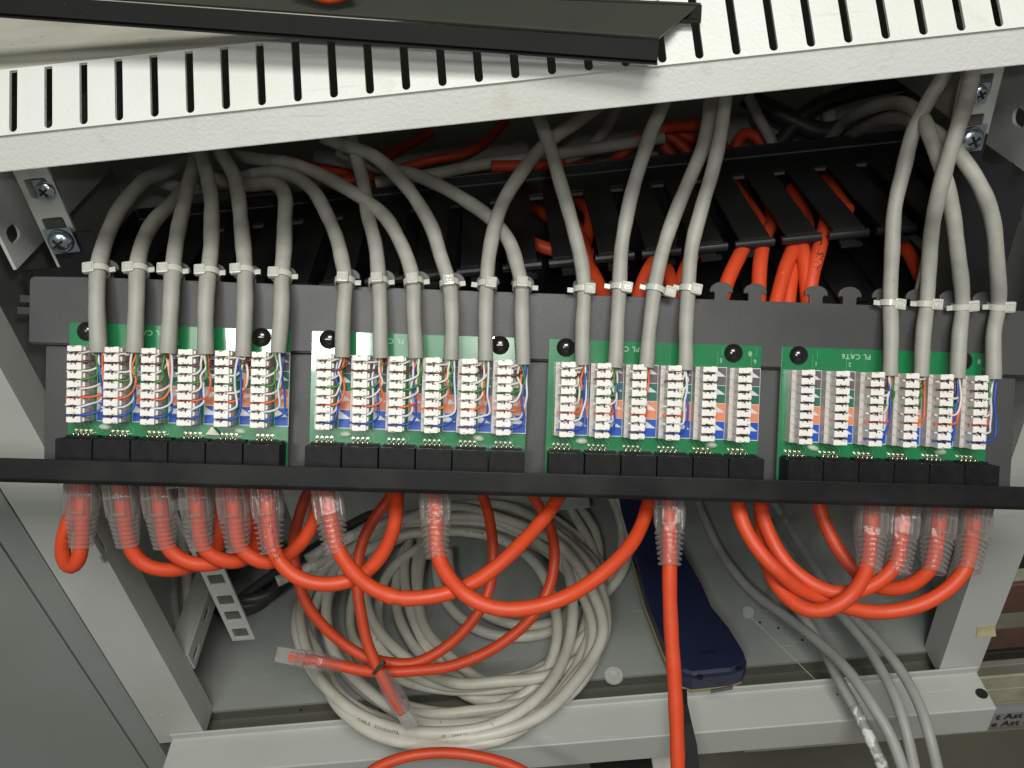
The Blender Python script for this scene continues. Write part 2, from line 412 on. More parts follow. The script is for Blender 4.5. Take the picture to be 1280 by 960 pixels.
b.prism(pts_, CB.N*.3); b.build('tape_scrap', M['tape'], rp)
# door at the left: flange and sheet
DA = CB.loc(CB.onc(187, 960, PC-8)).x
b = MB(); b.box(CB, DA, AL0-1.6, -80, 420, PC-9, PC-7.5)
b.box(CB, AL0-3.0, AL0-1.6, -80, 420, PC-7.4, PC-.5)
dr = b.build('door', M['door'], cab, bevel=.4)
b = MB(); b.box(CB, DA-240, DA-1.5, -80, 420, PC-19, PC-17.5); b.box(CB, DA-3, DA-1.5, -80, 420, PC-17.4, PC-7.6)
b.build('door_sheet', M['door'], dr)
# top: front band, chamfer with slots, dirty top sheet
b = MB(); b.box(CB, -300, 300, TOPB, TOPB+13, -1.4, 0); b.box(CB, -300, 300, TOPB, TOPB+1.4, -16, -1.5)
topr = b.build('top_rail', M['paint_w'], cab, bevel=.5)
CH = Frame(CB.pt(0, TOPB+13.05, -.2), CB.X, (V(0.1, .15, .985)))
CHU = CH.U
slots = []
sx0 = CH.loc(CH.onc(18, 176, 0)).x; sx1 = CH.loc(CH.onc(1060, 53, 0)).x
CHH = 22.8
pitch = (sx1-sx0)/23
cuts = [sx0+pitch*k for k in range(-4, 32)]
# outline with open notches at the top joined to the sheet: built as holes reaching .3 below the fold
hl = []
for x in [x for x in cuts if -290 < x < 290]:
    hl.append([(x+1.42, CHH-.75), (x+1.42, .6)] + [(x+1.42*math.cos(math.pi*k/6), .6-1.42*math.sin(math.pi*k/6)) for k in range(1, 6)] + [(x-1.42, .6), (x-1.42, CHH-.75)])
me = plate_mesh('slotted_fold', [(300, -1.7), (300, CHH), (-300, CHH), (-300, -1.7)], hl, 1.3, [M['paint_w']])
me_o = inst(me, 'slotted_fold', topr, mmM(CH.M @ Matrix.Translation(V(0, .9, .1))))
b = MB(); q0 = CH.pt(-300, CHH+.95, .6); back = -CB.N*330
b.prism([q0, CH.pt(300, CHH+.95, .6), CH.pt(300, CHH+.95, .6)+back, q0+back], CB.U*-1.3)
b.build('top_sheet', M['cream'], cab)
# dark inner liner under the slots so that the slots read dark
# 19 inch mounting rails with square holes
def hole_rail(name, a0, a1, b0, b1, c, first, px_holes):
    hs = []
    for ly in px_holes: hs.append([(x, y) for x, y in rrect((a0+a1)/2-4.6, (a0+a1)/2+4.6, ly-4.4, ly+4.4, .9, 2)])
    me = plate_mesh(name, [(a0, b0), (a1, b0), (a1, b1), (a0, b1)], hs, 1.5, [M['paint']], .15)
    o = inst(me, name, cab, mmM(CB.M @ Matrix.Translation(V(0, 0, c))))
    b = MB()
    aa = a0 if a0 < 0 else a1-1.4
    b.box(CB, aa, aa+1.4, b0, b1, c-18, c-.9); b.build('rail_return', M['paint'], o)
    return o
holesb = [CB.loc(CB.onc(*q, -45)).y for q in ((278, 719), (288, 739), (294, 753), (302, 770), (310, 787))]
holesb += [CB.loc(CB.onc(*q, -45)).y for q in ((57, 239), (73, 270))]
0 and print('hole b', [round(h, 1) for h in holesb])
hb = [78+k*15.9 for k in range(20)]
hb = [78.5, 95, 109.5, 128, 149] + [165+k*15.9 for k in range(11)] + [353.5, 371]
lr = hole_rail('mounting_rail', -207.5, -193.2, 71.5, 384, -45, 0, sorted(hb))
rr_ = hole_rail('mounting_rail', 176, 192, 71.5, 384, -45, 0, [357, 373])
def screw(px, py, r, parent, d=None, c=-45, key=None):
    q = CB.onc(px, py, c+1.2)
    b = MB(); n = 20; rings = []
    for k in range(6):
        a = k/5*math.pi/2*.98; rings.append((r*math.cos(a), r*.62*math.sin(a)))
    vs = []
    for rr, hh in rings: vs += [q+CB.X*rr*math.cos(6.2832*j/n)+CB.U*rr*math.sin(6.2832*j/n)+CB.N*hh for j in range(n)]
    fs = [(i*n+j, i*n+(j+1) % n, (i+1)*n+(j+1) % n, (i+1)*n+j) for i in range(5) for j in range(n)]+[tuple(5*n+j for j in range(n))]
    b.add(vs, fs, 0, True)
    fr = Frame(q, (CB.X+CB.U*.6), (CB.U-CB.X*.6))
    b.box(fr, -r*.5, r*.5, -.45, .45, r*.35, r*.66, 1); b.box(fr, -.45, .45, -r*.5, r*.5, r*.35, r*.665, 1)
    b.box(CB_at(q), -r*1.15, r*1.15, -r*1.1, r*1.1, -1.4, -.6, 0)
    return b.build('screw', [M['steel'], M['hole']], parent)
def CB_at(q): return Frame(q, CB.X, CB.U)
screw(57, 238, 4.0, lr, c=-45); screw(76, 302, 5.2, lr, c=-41.6)
screw(1224, 117, 3.5, rr_, c=-44); screw(1214, 174, 5.0, rr_, c=-41.6)
# depth rails with oval holes on the side walls
def depth_rail(a, c0, c1, b0, b1, ovals, inward):
    fr = Frame(CB.O+CB.X*a, CB.N if inward > 0 else -CB.N, CB.U)
    sgn = 1 if inward > 0 else -1
    hs = [rrect(sgn*c_-6.2, sgn*c_+6.2, b_-2.0, b_+2.0, 1.9) for b_, c_ in ovals]
    lo, hi = min(sgn*c0, sgn*c1), max(sgn*c0, sgn*c1)
    me = plate_mesh('depth_rail', [(lo, b0), (hi, b0), (hi, b1), (lo, b1)], hs, 1.4, [M['paint']])
    o = inst(me, 'depth_rail', cab, mmM(fr.M))
    b = MB(); s_ = -1 if a < 0 else 1
    b.box(CB, min(a+s_*.8, a+s_*14), max(a+s_*.8, a+s_*14), b1-1.4, b1, c0, c1); b.build('rail_top_fold', M['paint'], o)
    return o
al = AL1+.8
ov = [CB.loc(CB.ona(px, py, al)) for px, py in ((257, 768), (244, 815))]
print('low ovals', ov)
depth_rail(al, -150, PC-20.3, ov[0].y-8, ov[0].y+6.5, [(ov[1].y, ov[1].z), (ov[0].y, ov[0].z), (ov[0].y, ov[0].z-26)], 1)
al = -213
ov = CB.loc(CB.ona(15, 292, al)); print('up oval', ov)
depth_rail(al, -46, -24.5, ov.y-16, ov.y+12, [], 1) if False else None
fr_ = Frame(CB.O+CB.X*al, CB.N, CB.U)
me = plate_mesh('depth_rail', [(-250, ov.y-12), (ov.z+9, ov.y-12), (ov.z+9, ov.y+26), (-250, ov.y+26)], [rrect(ov.z-5, ov.z+5, ov.y-3.4, ov.y+3.4, 3.2)], 1.4, [M['paint']])
inst(me, 'depth_rail', cab, mmM(fr_.M))
ov = CB.loc(CB.ona(1276, 147, 206)); print('up oval R', ov)
fr_ = Frame(CB.O+CB.X*206, -CB.N, CB.U)
me = plate_mesh('depth_rail', [(-ov.z-14, ov.y-18), (250, ov.y-18), (250, ov.y+26), (-ov.z-14, ov.y+26)], [rrect(-ov.z-5, -ov.z+5, ov.y-3.6, ov.y+3.6, 3.4)], 1.4, [M['paint']])
inst(me, 'depth_rail', cab, mmM(fr_.M))
# low rear cross rail seen under the patch panel
b = MB(); b.box(CB, -212, 30, 14, 60, -202, -200); b.box(CB, -212, 30, 14, 16, -199.8, -190)
b.build('rear_cross_rail', M['paint'], cab, bevel=.4)

# ============================================================ BLACK TRUNKING LID on the top
lid = thing('trunking_lid', P(500, 30, 268), 'long glossy black plastic trunking lid lying askew on the white slotted top edge', 'trunking lid')
D0 = 268.0
A_ = P(-60, -18, D0); B_ = P(824, 46, D0); C_ = P(877, 3, D0+13)
ex = (B_-A_).normalized(); ey = (C_-B_); ey = (ey-ex*ey.dot(ex)*0)
LF = Frame(B_, ex, ey)
wid = (C_-B_)
b = MB()
far = -ex*300; nl = ex.cross(wid); rl = ray(300, -22); far2 = rl*(B_.dot(nl)/rl.dot(nl))-C_; far2 = far2.normalized()*300
top4 = [B_, C_, C_+far2, B_+far]
nrm = wid.cross(ex).normalized()
if nrm.z < 0: nrm = -nrm
b.prism(top4, -nrm*1.2)
b.build('lid_face', M['lid'], lid, bevel=.3)
b = MB()
dn = (P(822, 77, D0)-P(824, 47.5, D0))
b.prism([B_+V(0, 0, -1.3), B_+V(0, 0, -1.3)+far, B_+far+dn, B_+dn], V(0, 1.4, 0))
hk = P(822, 77, D0)
b.prism([hk+V(.2, 1.5, .2), hk+V(.2, 4, 4), hk+V(.2, 5.2, 4.4), hk+V(.2, 1.5, -.6)], far)
b.build('front_lip', M['lidedge'], lid)
b = MB(); cdn = (P(876, 30, D0+13)-P(877, 5, D0+13))
b.prism([C_+V(0, 0, -1.4), C_+V(0, 0, -1.4)+far2, C_+far2+cdn, C_+cdn], V(-.2, -1.4, 0))
b.prism([C_+cdn+V(-.3, -1.5, .6), C_+cdn+V(-1, -4.5, -1.2), C_+cdn+V(-1, -4.5, -2.2), C_+cdn+V(-.3, -1.5, -.4)], far2)
b.build('rear_lip', M['lidedge'], lid)
b = MB(); pr = path([(368, -20, 266), (390, -11), (412, -5), (440, -14, 266)], 1.5); b.tube(pr, 2.6, 12)
o = b.build('orange_cord', M['orange'], origin=pr[0]); tag(o, 'short bit of red-orange cord on top of the black lid at the upper edge', 'cord')

# ============================================================ CABLE MANAGER (black, level in the cabinet)
MO = P(800, 322, 388); mo = CB.loc(MO); mb = mo.y; mcf = -66.0
q = CB.loc(CB.onb(800, 212, mb)); mcb = q.z
print('manager b', mb, 'front c', mcf, 'back c', mcb)
tops = [CB.loc(CB.onb(x, y, mb)) for x, y in ((570, 262), (670, 250), (769, 238), (819, 232), (920, 219), (971, 213), (1022, 207), (1073, 201))]
gaps = [CB.loc(CB.onb(x, y, mb)) for x, y in ((682, 330), (903, 302), (961, 296), (1016, 290), (1072, 283))]
print('slot tops', [(round(t.x, 1), round(t.z, 1)) for t in tops], 'gaps', [(round(t.x, 1), round(t.z, 1)) for t in gaps])
mg = thing('cable_manager', CB.pt(0, mb-40, mcb), 'black horizontal cable manager tray with slotted fingers behind the grey cables', 'cable manager')
sp = (tops[-1].x-tops[0].x)/10.0
sxs = [tops[-1].x-sp*k for k in range(-2, 19)]
sxs = sorted(x for x in sxs if -212 < x < 220)
gapx = (gaps[-1].x-gaps[1].x)/3
mA0, mA1 = -222, 227
zf = mcb+ (tops[0].z-mcb)
SLT = tops[4].z
# outline with open slots at the front edge
out = [(mA0, mcb), (mA0, mcf)]
for x in sxs:
    out += [(x-3.8, mcf), (x-3.8, SLT), (x+3.8, SLT), (x+3.8, mcf)]
out += [(mA1, mcf), (mA1, mcb)]
MF = Frame(CB.pt(0, mb, 0), CB.X, CB.N)      # local y = towards front, z = down
me = plate_mesh('top_plate', out, [], 1.6, [M['rack_black']], .2)
tp = inst(me, 'top_plate', mg, mmM(MF.M))
edges = [mA0]+sum([[x-3.8, x+3.8] for x in sxs], [])+[mA1]
k = 0
for a, c in zip(edges[::2], edges[1::2]):
    if c-a < 3: continue
    b = MB(); n = 10
    # rolled finger tip: half round bar plus a thin lower lip
    ring = [(mcf+2.2*math.sin(t), mb-2.2+2.2*math.cos(t)) for t in [math.pi*j/n for j in range(n+1)]]
    b.prism([CB.pt(a-2, y, z) for z, y in ring]+[CB.pt(a-2, mb-3.4, mcf-1.5), CB.pt(a-2, mb-.7, mcf-1.5)], CB.X*(c-a+4))
    b.box(CB, a+4, c-.5, mb-8.2, mb-6.6, mcf-1, mcf+2.2)
    b.box(CB, a+4, c-3, mb-7, mb-2, mcf-1.5, mcf-.4)
    b.build('finger_tip', M['rack_black'], tp); k += 1
for x in sxs:                               # small turned edge at the head of each slot
    b = MB(); b.box(CB, x-3.7, x+3.7, mb-2.5, mb+.1, SLT-1.8, SLT-.05); b.build('slot_edge', M['edgeglint'], tp)
b = MB(); b.box(CB, mA0, mA1, mb+1.0, mb+7, mcb-1.5, mcb); b.box(CB, mA0, mA1, mb-45, mb+.8, mcb-1.5, mcb-.1)
b.build('rear_wall', M['rack_black'], mg, bevel=.3)
b = MB(); b.box(CB, mA0, mA1, mb+.9, mb+1.5, mcb+.3, mcb+1.2); b.build('edge_trim', M['edgeglint'], mg)  # thin strip whose lighter colour draws the specular line of the edge
out = [(mA0, mcb), (mA0, mcf-8)]
for x in sxs: out += [(x+9, mcf-8), (x+9, mcb+25), (x+16, mcb+25), (x+16, mcf-8)] if x < 205 else []
out += [(mA1, mcf-8), (mA1, mcb)]
me = plate_mesh('lower_plate', out, [], 1.6, [M['rack_black']])
MF2 = Frame(CB.pt(0, mb-45, 0), CB.X, CB.N)
inst(me, 'lower_plate', mg, mmM(MF2.M))
for a in (mA0, mA1):
    b = MB(); b.box(CB, a-1.5, a, mb-46, mb+7, mcb, mcf); b.build('end_wall', M['rack_black'], mg, bevel=.3)
for s_, rng in ((-1, ((-205.2, -185, 351), (-223, -180, 335.5))), (1, ((177, 191.0, 353), (180, 214, 339)))):
    b = MB()
    for a0, a1, bt_ in rng: b.box(CB, a0, a1, mb-62, bt_, -44.1 if bt_ > 345 else -43.9, -42.6 if bt_ > 345 else -42.3)
    b.build('mounting_ear', M['rack_black'], mg)
sw = thing('rack_switch', CB.pt(0, 186, -200), 'flat black rack unit in deep shadow right behind the green boards', 'rack unit')
b = MB(); b.box(CB, -224, 213, 186, mb-48, -230, -76); b.build('case', M['rack_black'], sw, bevel=.6)
b = MB(); b.box(CB, -224, -196, 190, mb-50, -75.8, -50); b.box(CB, 190, 213, 190, mb-50, -75.8, -50); b.build('mounting_ear', M['rack_black'], sw, bevel=.4)

# ============================================================ PATCH PANEL
pp = thing('patch_panel', PN.pt(0, -36, 10), 'black patch panel seen from behind with four green circuit boards in a row', 'patch panel')
U0 = [-188.6, -86.6, 15.2, 117.2]; BW = 93.0; PI_ = 15.0
BL = -206; BR = 262
tabs = [[u0+15.4+PI_*k+(-.8) for k in range(6)] for u0 in U0]
# cable bar with mushroom tabs
out = [(BR, 18), (BR, 46)]
tl = []
for t in tabs: tl += t
def mush(u):
    h = [(u+2.9, 46.6), (u+2.9, 49.2), (u+3.6, 50.0), (u+4.9, 49.6)]
    for k in range(9):
        a = math.pi*k/8; h.append((u+5.1*math.cos(a), 50.4+3.9*math.sin(a)))
    h += [(u-4.9, 49.6), (u-3.6, 50.0), (u-2.9, 49.2), (u-2.9, 46.6)]
    return h
for u in sorted(tl, reverse=True): out += mush(u)
out += [(BL+2, 46), (BL+.6, 45.4), (BL, 44), (BL, 18)]
me = plate_mesh('cable_bar', out, [], 1.8, [M['black_pc']], .25)
bar = inst(me, 'cable_bar', pp, mmM(PN.M @ Matrix.Translation(V(0, 0, -1.9))))
b = MB(); b.box(PN, BL, BR, 17.2, 19.4, -6, -2.9); b.build('bar_fold', M['black_pc'], bar, bevel=.3)
b = MB(); b.box(PN, -201, 225.5, -37, 17.0, -6.6, -5.2)
b.build('back_plate', M['black_pc'], pp, bevel=.3)
b = MB(); b.box(PN, -212, -206.5, 30, 33, -5, -3); b.box(PN, -211, -206.5, 35, 38, -5, -3); b.build('side_lug', M['rack_black'], pp)
# board carrier strips behind the boards
for u0 in U0:
    b = MB(); b.box(PN, u0+1.5, u0+BW-1.5, -34, 24, -5.1, -.9); b.build('board_carrier', M['jack'], pp)
# front plate with returned lip
b = MB()
prof = [(24.2, -28.2), (24.2, -36.4), (22.8, -38.0), (-22, -38.0), (-22, -36.4), (22.2, -36.4), (22.6, -35.8), (22.6, -28.2)]
b.prism([PN.pt(-262, v_, w_) for w_, v_ in prof], PN.X*530)
b.build('front_lip', M['lip'], pp, bevel=.45)

# prototypes in local board coordinates (mm)
def proto_block(seed):
    rg = random.Random(seed); J = lambda a: rg.uniform(-a, a)
    b = MB()
    b.box(None, -2.3, 5.6, -14.3, 17.0, 0, 5.2, 1)
    b.box(None, -.2, 5.4, -14.0, 16.7, 5.0, 8.9, 1)
    b.box(None, -.25, .2, -14.0, 16.7, 5.0, 9.6, 1)
    for k in range(9):
        vc = 16.1-3.66*k; h = 1.05 if k in (0, 8) else 1.32
        h0 = 11.4+J(.15)
        b.box(None, -.5+J(.1), 5.3+J(.1), vc-h, vc+h, 5.6, h0, 0)
        b.box(None, -.1, 2.2, vc-h-.22, vc-h+.1, 8, h0-.3, 0); b.box(None, 3.2, 5.1, vc+h-.1, vc+h+.25, 8, h0-.25, 0)
        b.box(None, 5.2, 6.0, vc-h*.7, vc+h*.7, 5.2, 9.6, 0)
        b.box(None, -1.9, -.4, vc-.35, vc+.35, 5.1, 5.7, 1)
        for q in range(2):
            x = rg.uniform(.2, 4.2); y = vc+rg.choice((-1, 1))*h*.75+J(.12)
            b.box(None, x, x+rg.uniform(.3, 1.1), y-.13, y+.13, 11.2, h0+.03, 2)
    for k in range(8):
        vc = 16.1-3.66*(k+.5)
        b.box(None, .3, 5.0, vc-.4, vc+.4, 8.7, 9.5, 2)
        x = J(.3)
        b.box(None, 1.0+x, 3.2+x, vc+.2, vc+.62, 9.0, 11.46+J(.05), 2)
        b.box(None, 2.5+x, 3.1+x, vc-1.0, vc+.3, 9.0, 11.6, 2)
        b.box(None, .1, 1.0, vc-.2, vc+.35, 9.0, 11.43, 2)
        if rg.random() < .6: b.box(None, 3.9+x, 4.6+x, vc-.5, vc-.1, 9.0, 11.52, 2)
    return b.mesh('terminal_block', [M['idc'], M['idcbase'], M['slot']])
def proto_jack():
    b = MB(); b.box(None, -7.35, 7.35, -36.2, -21.2, 0, 11.8)
    b.box(None, -6.6, 6.6, -21.4, -20.4, 0, 5)
    b.box(None, -7.45, -7.2, -30, -23, 8.6, 11.2); b.box(None, 7.2, 7.45, -30, -23, 8.6, 11.2)
    b.box(None, -5.2, -3.4, -22.6, -21.1, 11.4, 11.95); b.box(None, 3.4, 5.2, -22.6, -21.1, 11.4, 11.95)
    b.box(None, -2.2, 2.2, -28.5, -28.1, 11.7, 11.92)
    return b.mesh('jack', [M['jack']], bevel=.35)
def proto_pins():
    b = MB()
    for row in range(2):
        for k in range(4):
            u = -4.6+2.05*k+row*1.0
            v0 = -18.7 if row == 0 else -19.6
            c = [V(u, v0, 0), V(u, v0, 1.4), V(u+.15, v0-.5, 2.2+row*1.4), V(u+.3, v0-1.5, 2.9+row*1.8), V(u+.3, v0-2.6, 2.6+row*1.6)]
            b.tube(spline(c, .5), .26, 6, 0)
            if row == 0: b.tube([V(u, v0+.1, 0), V(u, v0+.1, .5)], .72, 8, 0)
    return b.mesh('contact_pins', [M['pin']])
def proto_label():
    b = MB(); cols = [1, 2, 3, 4]; x0, x1 = 6.9, 12.5; H = 31.3/4
    b.quad(V(x0-.15, -14.5, .05), V(x1+.2, -14.5, .05), V(x1+.2, 17.2, .05), V(x0-.15, 17.2, .05), mi=0)
    for k, c in enumerate(cols):
        t = 17.0-H*k; m_ = t-H/2; bb = t-H+.14
        b.quad(V(x0, bb, .1), V(x1, bb, .1), V(x1, m_, .1), V(x0, m_, .1), mi=c)
        b.add([V(x0, t-.1, .1), V(x1, m_, .1), V(x1, t-.1, .1)], [(0, 1, 2)], c)
    return b.mesh('colour_label', [M['l_white'], M['l_brown'], M['l_green'], M['l_orange'], M['l_blue']])
def proto_rivet():
    b = MB(); n = 20; vs = []; R = 4.1
    for k in range(7):
        a = k/6*math.pi/2*.97; vs += [V(R*math.cos(a)*math.cos(6.2832*j/n), R*math.cos(a)*math.sin(6.2832*j/n), .3+2.6*math.sin(a)) for j in range(n)]
    b.add(vs, [(i*n+j, i*n+(j+1) % n, (i+1)*n+(j+1) % n, (i+1)*n+j) for i in range(6) for j in range(n)]+[tuple(6*n+j for j in range(n))], 0, True)
    b.box(None, -1.2, 1.2, -.16, .16, 2.7, 2.93, 0)
    return b.mesh('rivet', [M['rivet']])
ME_blocks = [proto_block(q) for q in range(6)]
ME_jack, ME_pins, ME_label, ME_rivet = proto_jack(), proto_pins(), proto_label(), proto_rivet()
def silk(txt, size, u, v, parent, rot=math.pi, bold=0.03):
    me = text_mesh(txt, size, .1, bold); me.materials.clear(); me.materials.append(M['silk'])
    return inst(me, 'printed_mark', parent, mmM(PN.M @ Matrix.Translation(V(u, v, .06)) @ Matrix.Rotation(rot, 4, 'Z')))
boardnames = ['leftmost', 'second', 'third', 'rightmost']
for bi, u0 in enumerate(U0):
    me = plate_mesh('circuit_board', rrect(u0, u0+BW, -34, 27, .6, 2), [], 1.5, [M['pcb']], .1)
    bd = inst(me, 'circuit_board', pp, mmM(PN.M @ Matrix.Translation(V(0, 0, -.75))))
    bd['label'] = boardnames[bi] + ' green circuit board'
    for k in range(6):
        u = u0+5.3+PI_*k
        base = PN.M @ Matrix.Translation(V(u, 0, 0))
        inst(ME_blocks[(bi*5+k*7+k//2) % 6], 'terminal_block', bd, mmM(base))
        inst(ME_label, 'colour_label', bd, mmM(base))
        base = PN.M @ Matrix.Translation(V(u0+BW/2+15.35*(k-2.5), 0, 0))
        inst(ME_jack, 'jack', bd, mmM(base)); inst(ME_pins, 'contact_pins', bd, mmM(base))
        silk(str(k+1), 2.6, u+10.0, 20.2, bd)
    # copper traces as thin lines
    b = MB()
    def line(p, q, wd=.16):
        d = (V(*q, 0)-V(*p, 0)).normalized(); s_ = V(-d.y, d.x, 0)*wd/2; zz = V(0, 0, .03)
        b.quad(*[PN.pt(x.x, x.y, x.z) for x in (V(*p, 0)+s_+zz, V(*q, 0)+s_+zz, V(*q, 0)-s_+zz, V(*p, 0)-s_+zz)])
    for k in range(6):
        u = u0+5.3+PI_*k
        for j in range(4):
            x = u-1+2.2*j; line((x, -14.2), (x, -15.4-.3*j)); line((x, -15.4-.3*j), (x+1.6, -17.4)); line((x+1.6, -17.4), (x+1.6, -18.8))
        line((u+8.5, 24), (u+8.5, 18)); line((u+10.5, 26), (u+10.5, 22.5))
    b.build('trace', M['trace'], bd)
    for du in (7.4, 80.6): inst(ME_rivet, 'rivet', bd, mmM(PN.M @ Matrix.Translation(V(u0+du, 23.5, 0))))
    silk('PL CAT6', 3.2, u0+33, 23.8, bd); silk('8', 3.0, u0+88, 23.5, bd)
    for du in (15.6, 72.5):
        b = MB(); n = 14; vs = []; cx = u0+du; cy = -17.0; rot = random.uniform(-.25, .25)
        for k in range(6):
            a = k/5*math.pi/2*.97
            for j in range(n):
                x = 2.7*math.cos(a)*math.cos(6.2832*j/n); y = 1.4*math.cos(a)*math.sin(6.2832*j/n)
                vs.append(PN.pt(cx+x*math.cos(rot)-y*math.sin(rot), cy+x*math.sin(rot)+y*math.cos(rot), 1.6*math.sin(a)))
        b.add(vs, [(i*n+j, i*n+(j+1) % n, (i+1)*n+(j+1) % n, (i+1)*n+j) for i in range(5) for j in range(n)]+[tuple(5*n+j for j in range(n))], 0, True)
        b.build('board_clip', M['glue'], bd)
b = MB(); pts_ = [PN.onc(*p_, 2.5) for p_ in ((265, 533), (275, 544), (257, 543))]
b.prism(pts_, PN.N*.15); tag(b.build('paper_scrap', M['paper'], origin=pts_[0]), 'tiny torn triangle of cream paper lying below the blocks of the leftmost board', 'paper scrap')

# ============================================================ GREY CABLES, their wires and ties
GC = [ # board, port, px path from the jacket end upwards; index of the tie point is 2; end depth
 (0, 0, [(123, 441), (122, 380), (123, 338), (127, 319), (135, 292), (147, 264), (164, 242), (181, 225), (197, 219), (212, 213), (240, 200)], 425),
 (0, 1, [(168, 441), (170, 380), (172, 338), (175, 319), (184, 292), (197, 272), (214, 255), (226, 240), (238, 226), (250, 205)], 430),
 (0, 2, [(210, 442), (213, 384), (215, 339), (217, 319), (222, 292), (227, 270), (233, 246), (238, 223), (241, 210), (245, 185)], 415),
 (0, 3, [(257, 443), (258, 384), (261, 341), (263, 319), (264, 283), (263, 246), (259, 219), (256, 206), (250, 180)], 405),
 (0, 4, [(304, 446), (306, 384), (305, 340), (304, 311), (301, 274), (299, 246), (294, 223), (287, 208), (272, 185)], 405),
 (0, 5, [(348, 441), (351, 384), (352, 345), (355, 311), (357, 274), (357, 248), (351, 234), (338, 229), (318, 231), (285, 228), (240, 215)], 432),
 (1, 0, [(428, 447), (429, 386), (431, 352), (427, 326), (421, 300), (410, 270), (395, 242), (376, 225), (354, 217), (331, 216), (300, 222), (250, 230)], 430),
 (1, 1, [(476, 448), (474, 386), (473, 353), (470, 311), (461, 270), (456, 236), (449, 208), (444, 190), (436, 165)], 400),
 (1, 2, [(520, 448), (518, 386), (517, 353), (511, 328), (500, 302), (483, 274), (462, 255), (440, 240), (410, 223), (382, 210), (357, 203), (330, 200), (290, 195)], 415),
 (1, 3, [(564, 450), (564, 386), (562, 355), (551, 319), (541, 285), (524, 255), (504, 229), (479, 204), (459, 191), (435, 183), (405, 172)], 395),
 (1, 4, [(607, 451), (607, 386), (609, 357), (612, 321), (619, 282), (630, 251), (650, 217), (675, 186), (698, 167), (722, 152), (750, 132)], 398),
 (1, 5, [(654, 456), (653, 386), (653, 358), (648, 335), (637, 304), (616, 276), (582, 251), (548, 231), (517, 218), (489, 212), (461, 204), (425, 190)], 425),
 (2, 0, [(728, 457), (728, 410), (729, 363), (726, 327), (714, 276), (700, 223), (689, 186), (678, 158), (668, 132)], 385),
 (2, 1, [(769, 460), (772, 410), (775, 360), (778, 303), (786, 255), (799, 207), (815, 162), (827, 137), (838, 108)], 372),
 (2, 2, [(808, 460), (811, 423), (819, 362), (830, 308), (844, 266), (861, 224), (878, 185), (886, 148), (890, 112)], 380),
 (2, 3, [(857, 463), (858, 410), (861, 362), (866, 306), (878, 255), (889, 218), (898, 176), (905, 137), (909, 108)], 366),
 (3, 2, [(1113, 470), (1113, 417), (1112, 380), (1115, 324), (1119, 262), (1129, 215), (1141, 165), (1157, 131), (1174, 102), (1188, 75)], 348),
 (3, 3, [(1152, 471), (1153, 417), (1158, 380), (1163, 309), (1172, 252, 338), (1183, 206, 331), (1197, 159, 326), (1207, 124), (1213, 98), (1216, 70)], 322),
 (3, 4, [(1197, 473), (1200, 417), (1203, 383), (1197, 321, 353), (1190, 265, 347), (1179, 215, 343.5), (1166, 177, 344), (1154, 148, 352), (1133, 131, 372), (1105, 130, 400), (1077, 140, 430), (1050, 158, 470), (1030, 185, 490), (1020, 215, 495)], 495),
 (3, 5, [(1242, 474), (1243, 417), (1248, 383), (1246, 334, 352), (1240, 277, 346), (1226, 234, 341), (1204, 199, 341), (1179, 173, 347), (1150, 154, 361), (1115, 147, 395), (1085, 158, 440), (1055, 180, 485), (1045, 210, 492)], 492),
]
ordn = ['first', 'second', 'third', 'fourth', 'fifth', 'sixth']
wcols = [('w_lbrown', 'w_brown'), ('w_lgreen', 'w_green'), ('w_lorange', 'w_orange'), ('w_lblue', 'w_blue')]
R_C = 3.15
desc = ['bending right at the top', 'tucked behind its right neighbour', 'leaning slightly right', 'almost straight up', 'leaning slightly left at the top', 'hooking left at the top']
def proto_tie():
    b = MB(); n = 28; r = R_C+.25; vs = []
    for k in range(n):
        a = 2*math.pi*k/n; c_, s_ = math.cos(a), math.sin(a)
        x = c_*r*1.08; z = s_*r if s_ > 0 else s_*(r+1.6)
        for dr, dv in ((0, -1.3), (.6, -1.3), (.6, 1.3), (0, 1.3)):
            vs.append(V(x*(1+dr/r), dv, z*(1+dr/r)))
    b.add(vs, [(k*4+j, k*4+(j+1) % 4, ((k+1) % n)*4+(j+1) % 4, ((k+1) % n)*4+j) for k in range(n) for j in range(4)], 0)
    band = b.mesh('band', [M['tie']])
    b = MB(); b.box(None, -2.4, 2.4, -2.35, 2.35, -1.2, 1.4); hd = b.mesh('head', [M['tie']], bevel=.5)
    b = MB(); b.box(None, -1.7, 1.7, -1.6, -1.2, 1.3, 1.75); b.box(None, -1.7, 1.7, 1.2, 1.6, 1.3, 1.75); b.box(None, -1.7, -1.3, -1.2, 1.2, 1.3, 1.75); b.box(None, 1.3, 1.7, -1.2, 1.2, 1.3, 1.75); b.box(None, -.6, .8, -.7, .7, 1.3, 1.6); hk = b.mesh('pawl', [M['tie']], bevel=.15)
    b = MB(); b.box(None, -1.6, 1.6, -1.1, 1.1, -.5, .5); tl_ = b.mesh('tail', [M['tie']], bevel=.2)
    return band, hd, hk, tl_
T_band, T_head, T_pawl, T_tail = proto_tie()
headoff = {0: -2.6, 1: -.3, 2: 2.4, 3: 3.2}
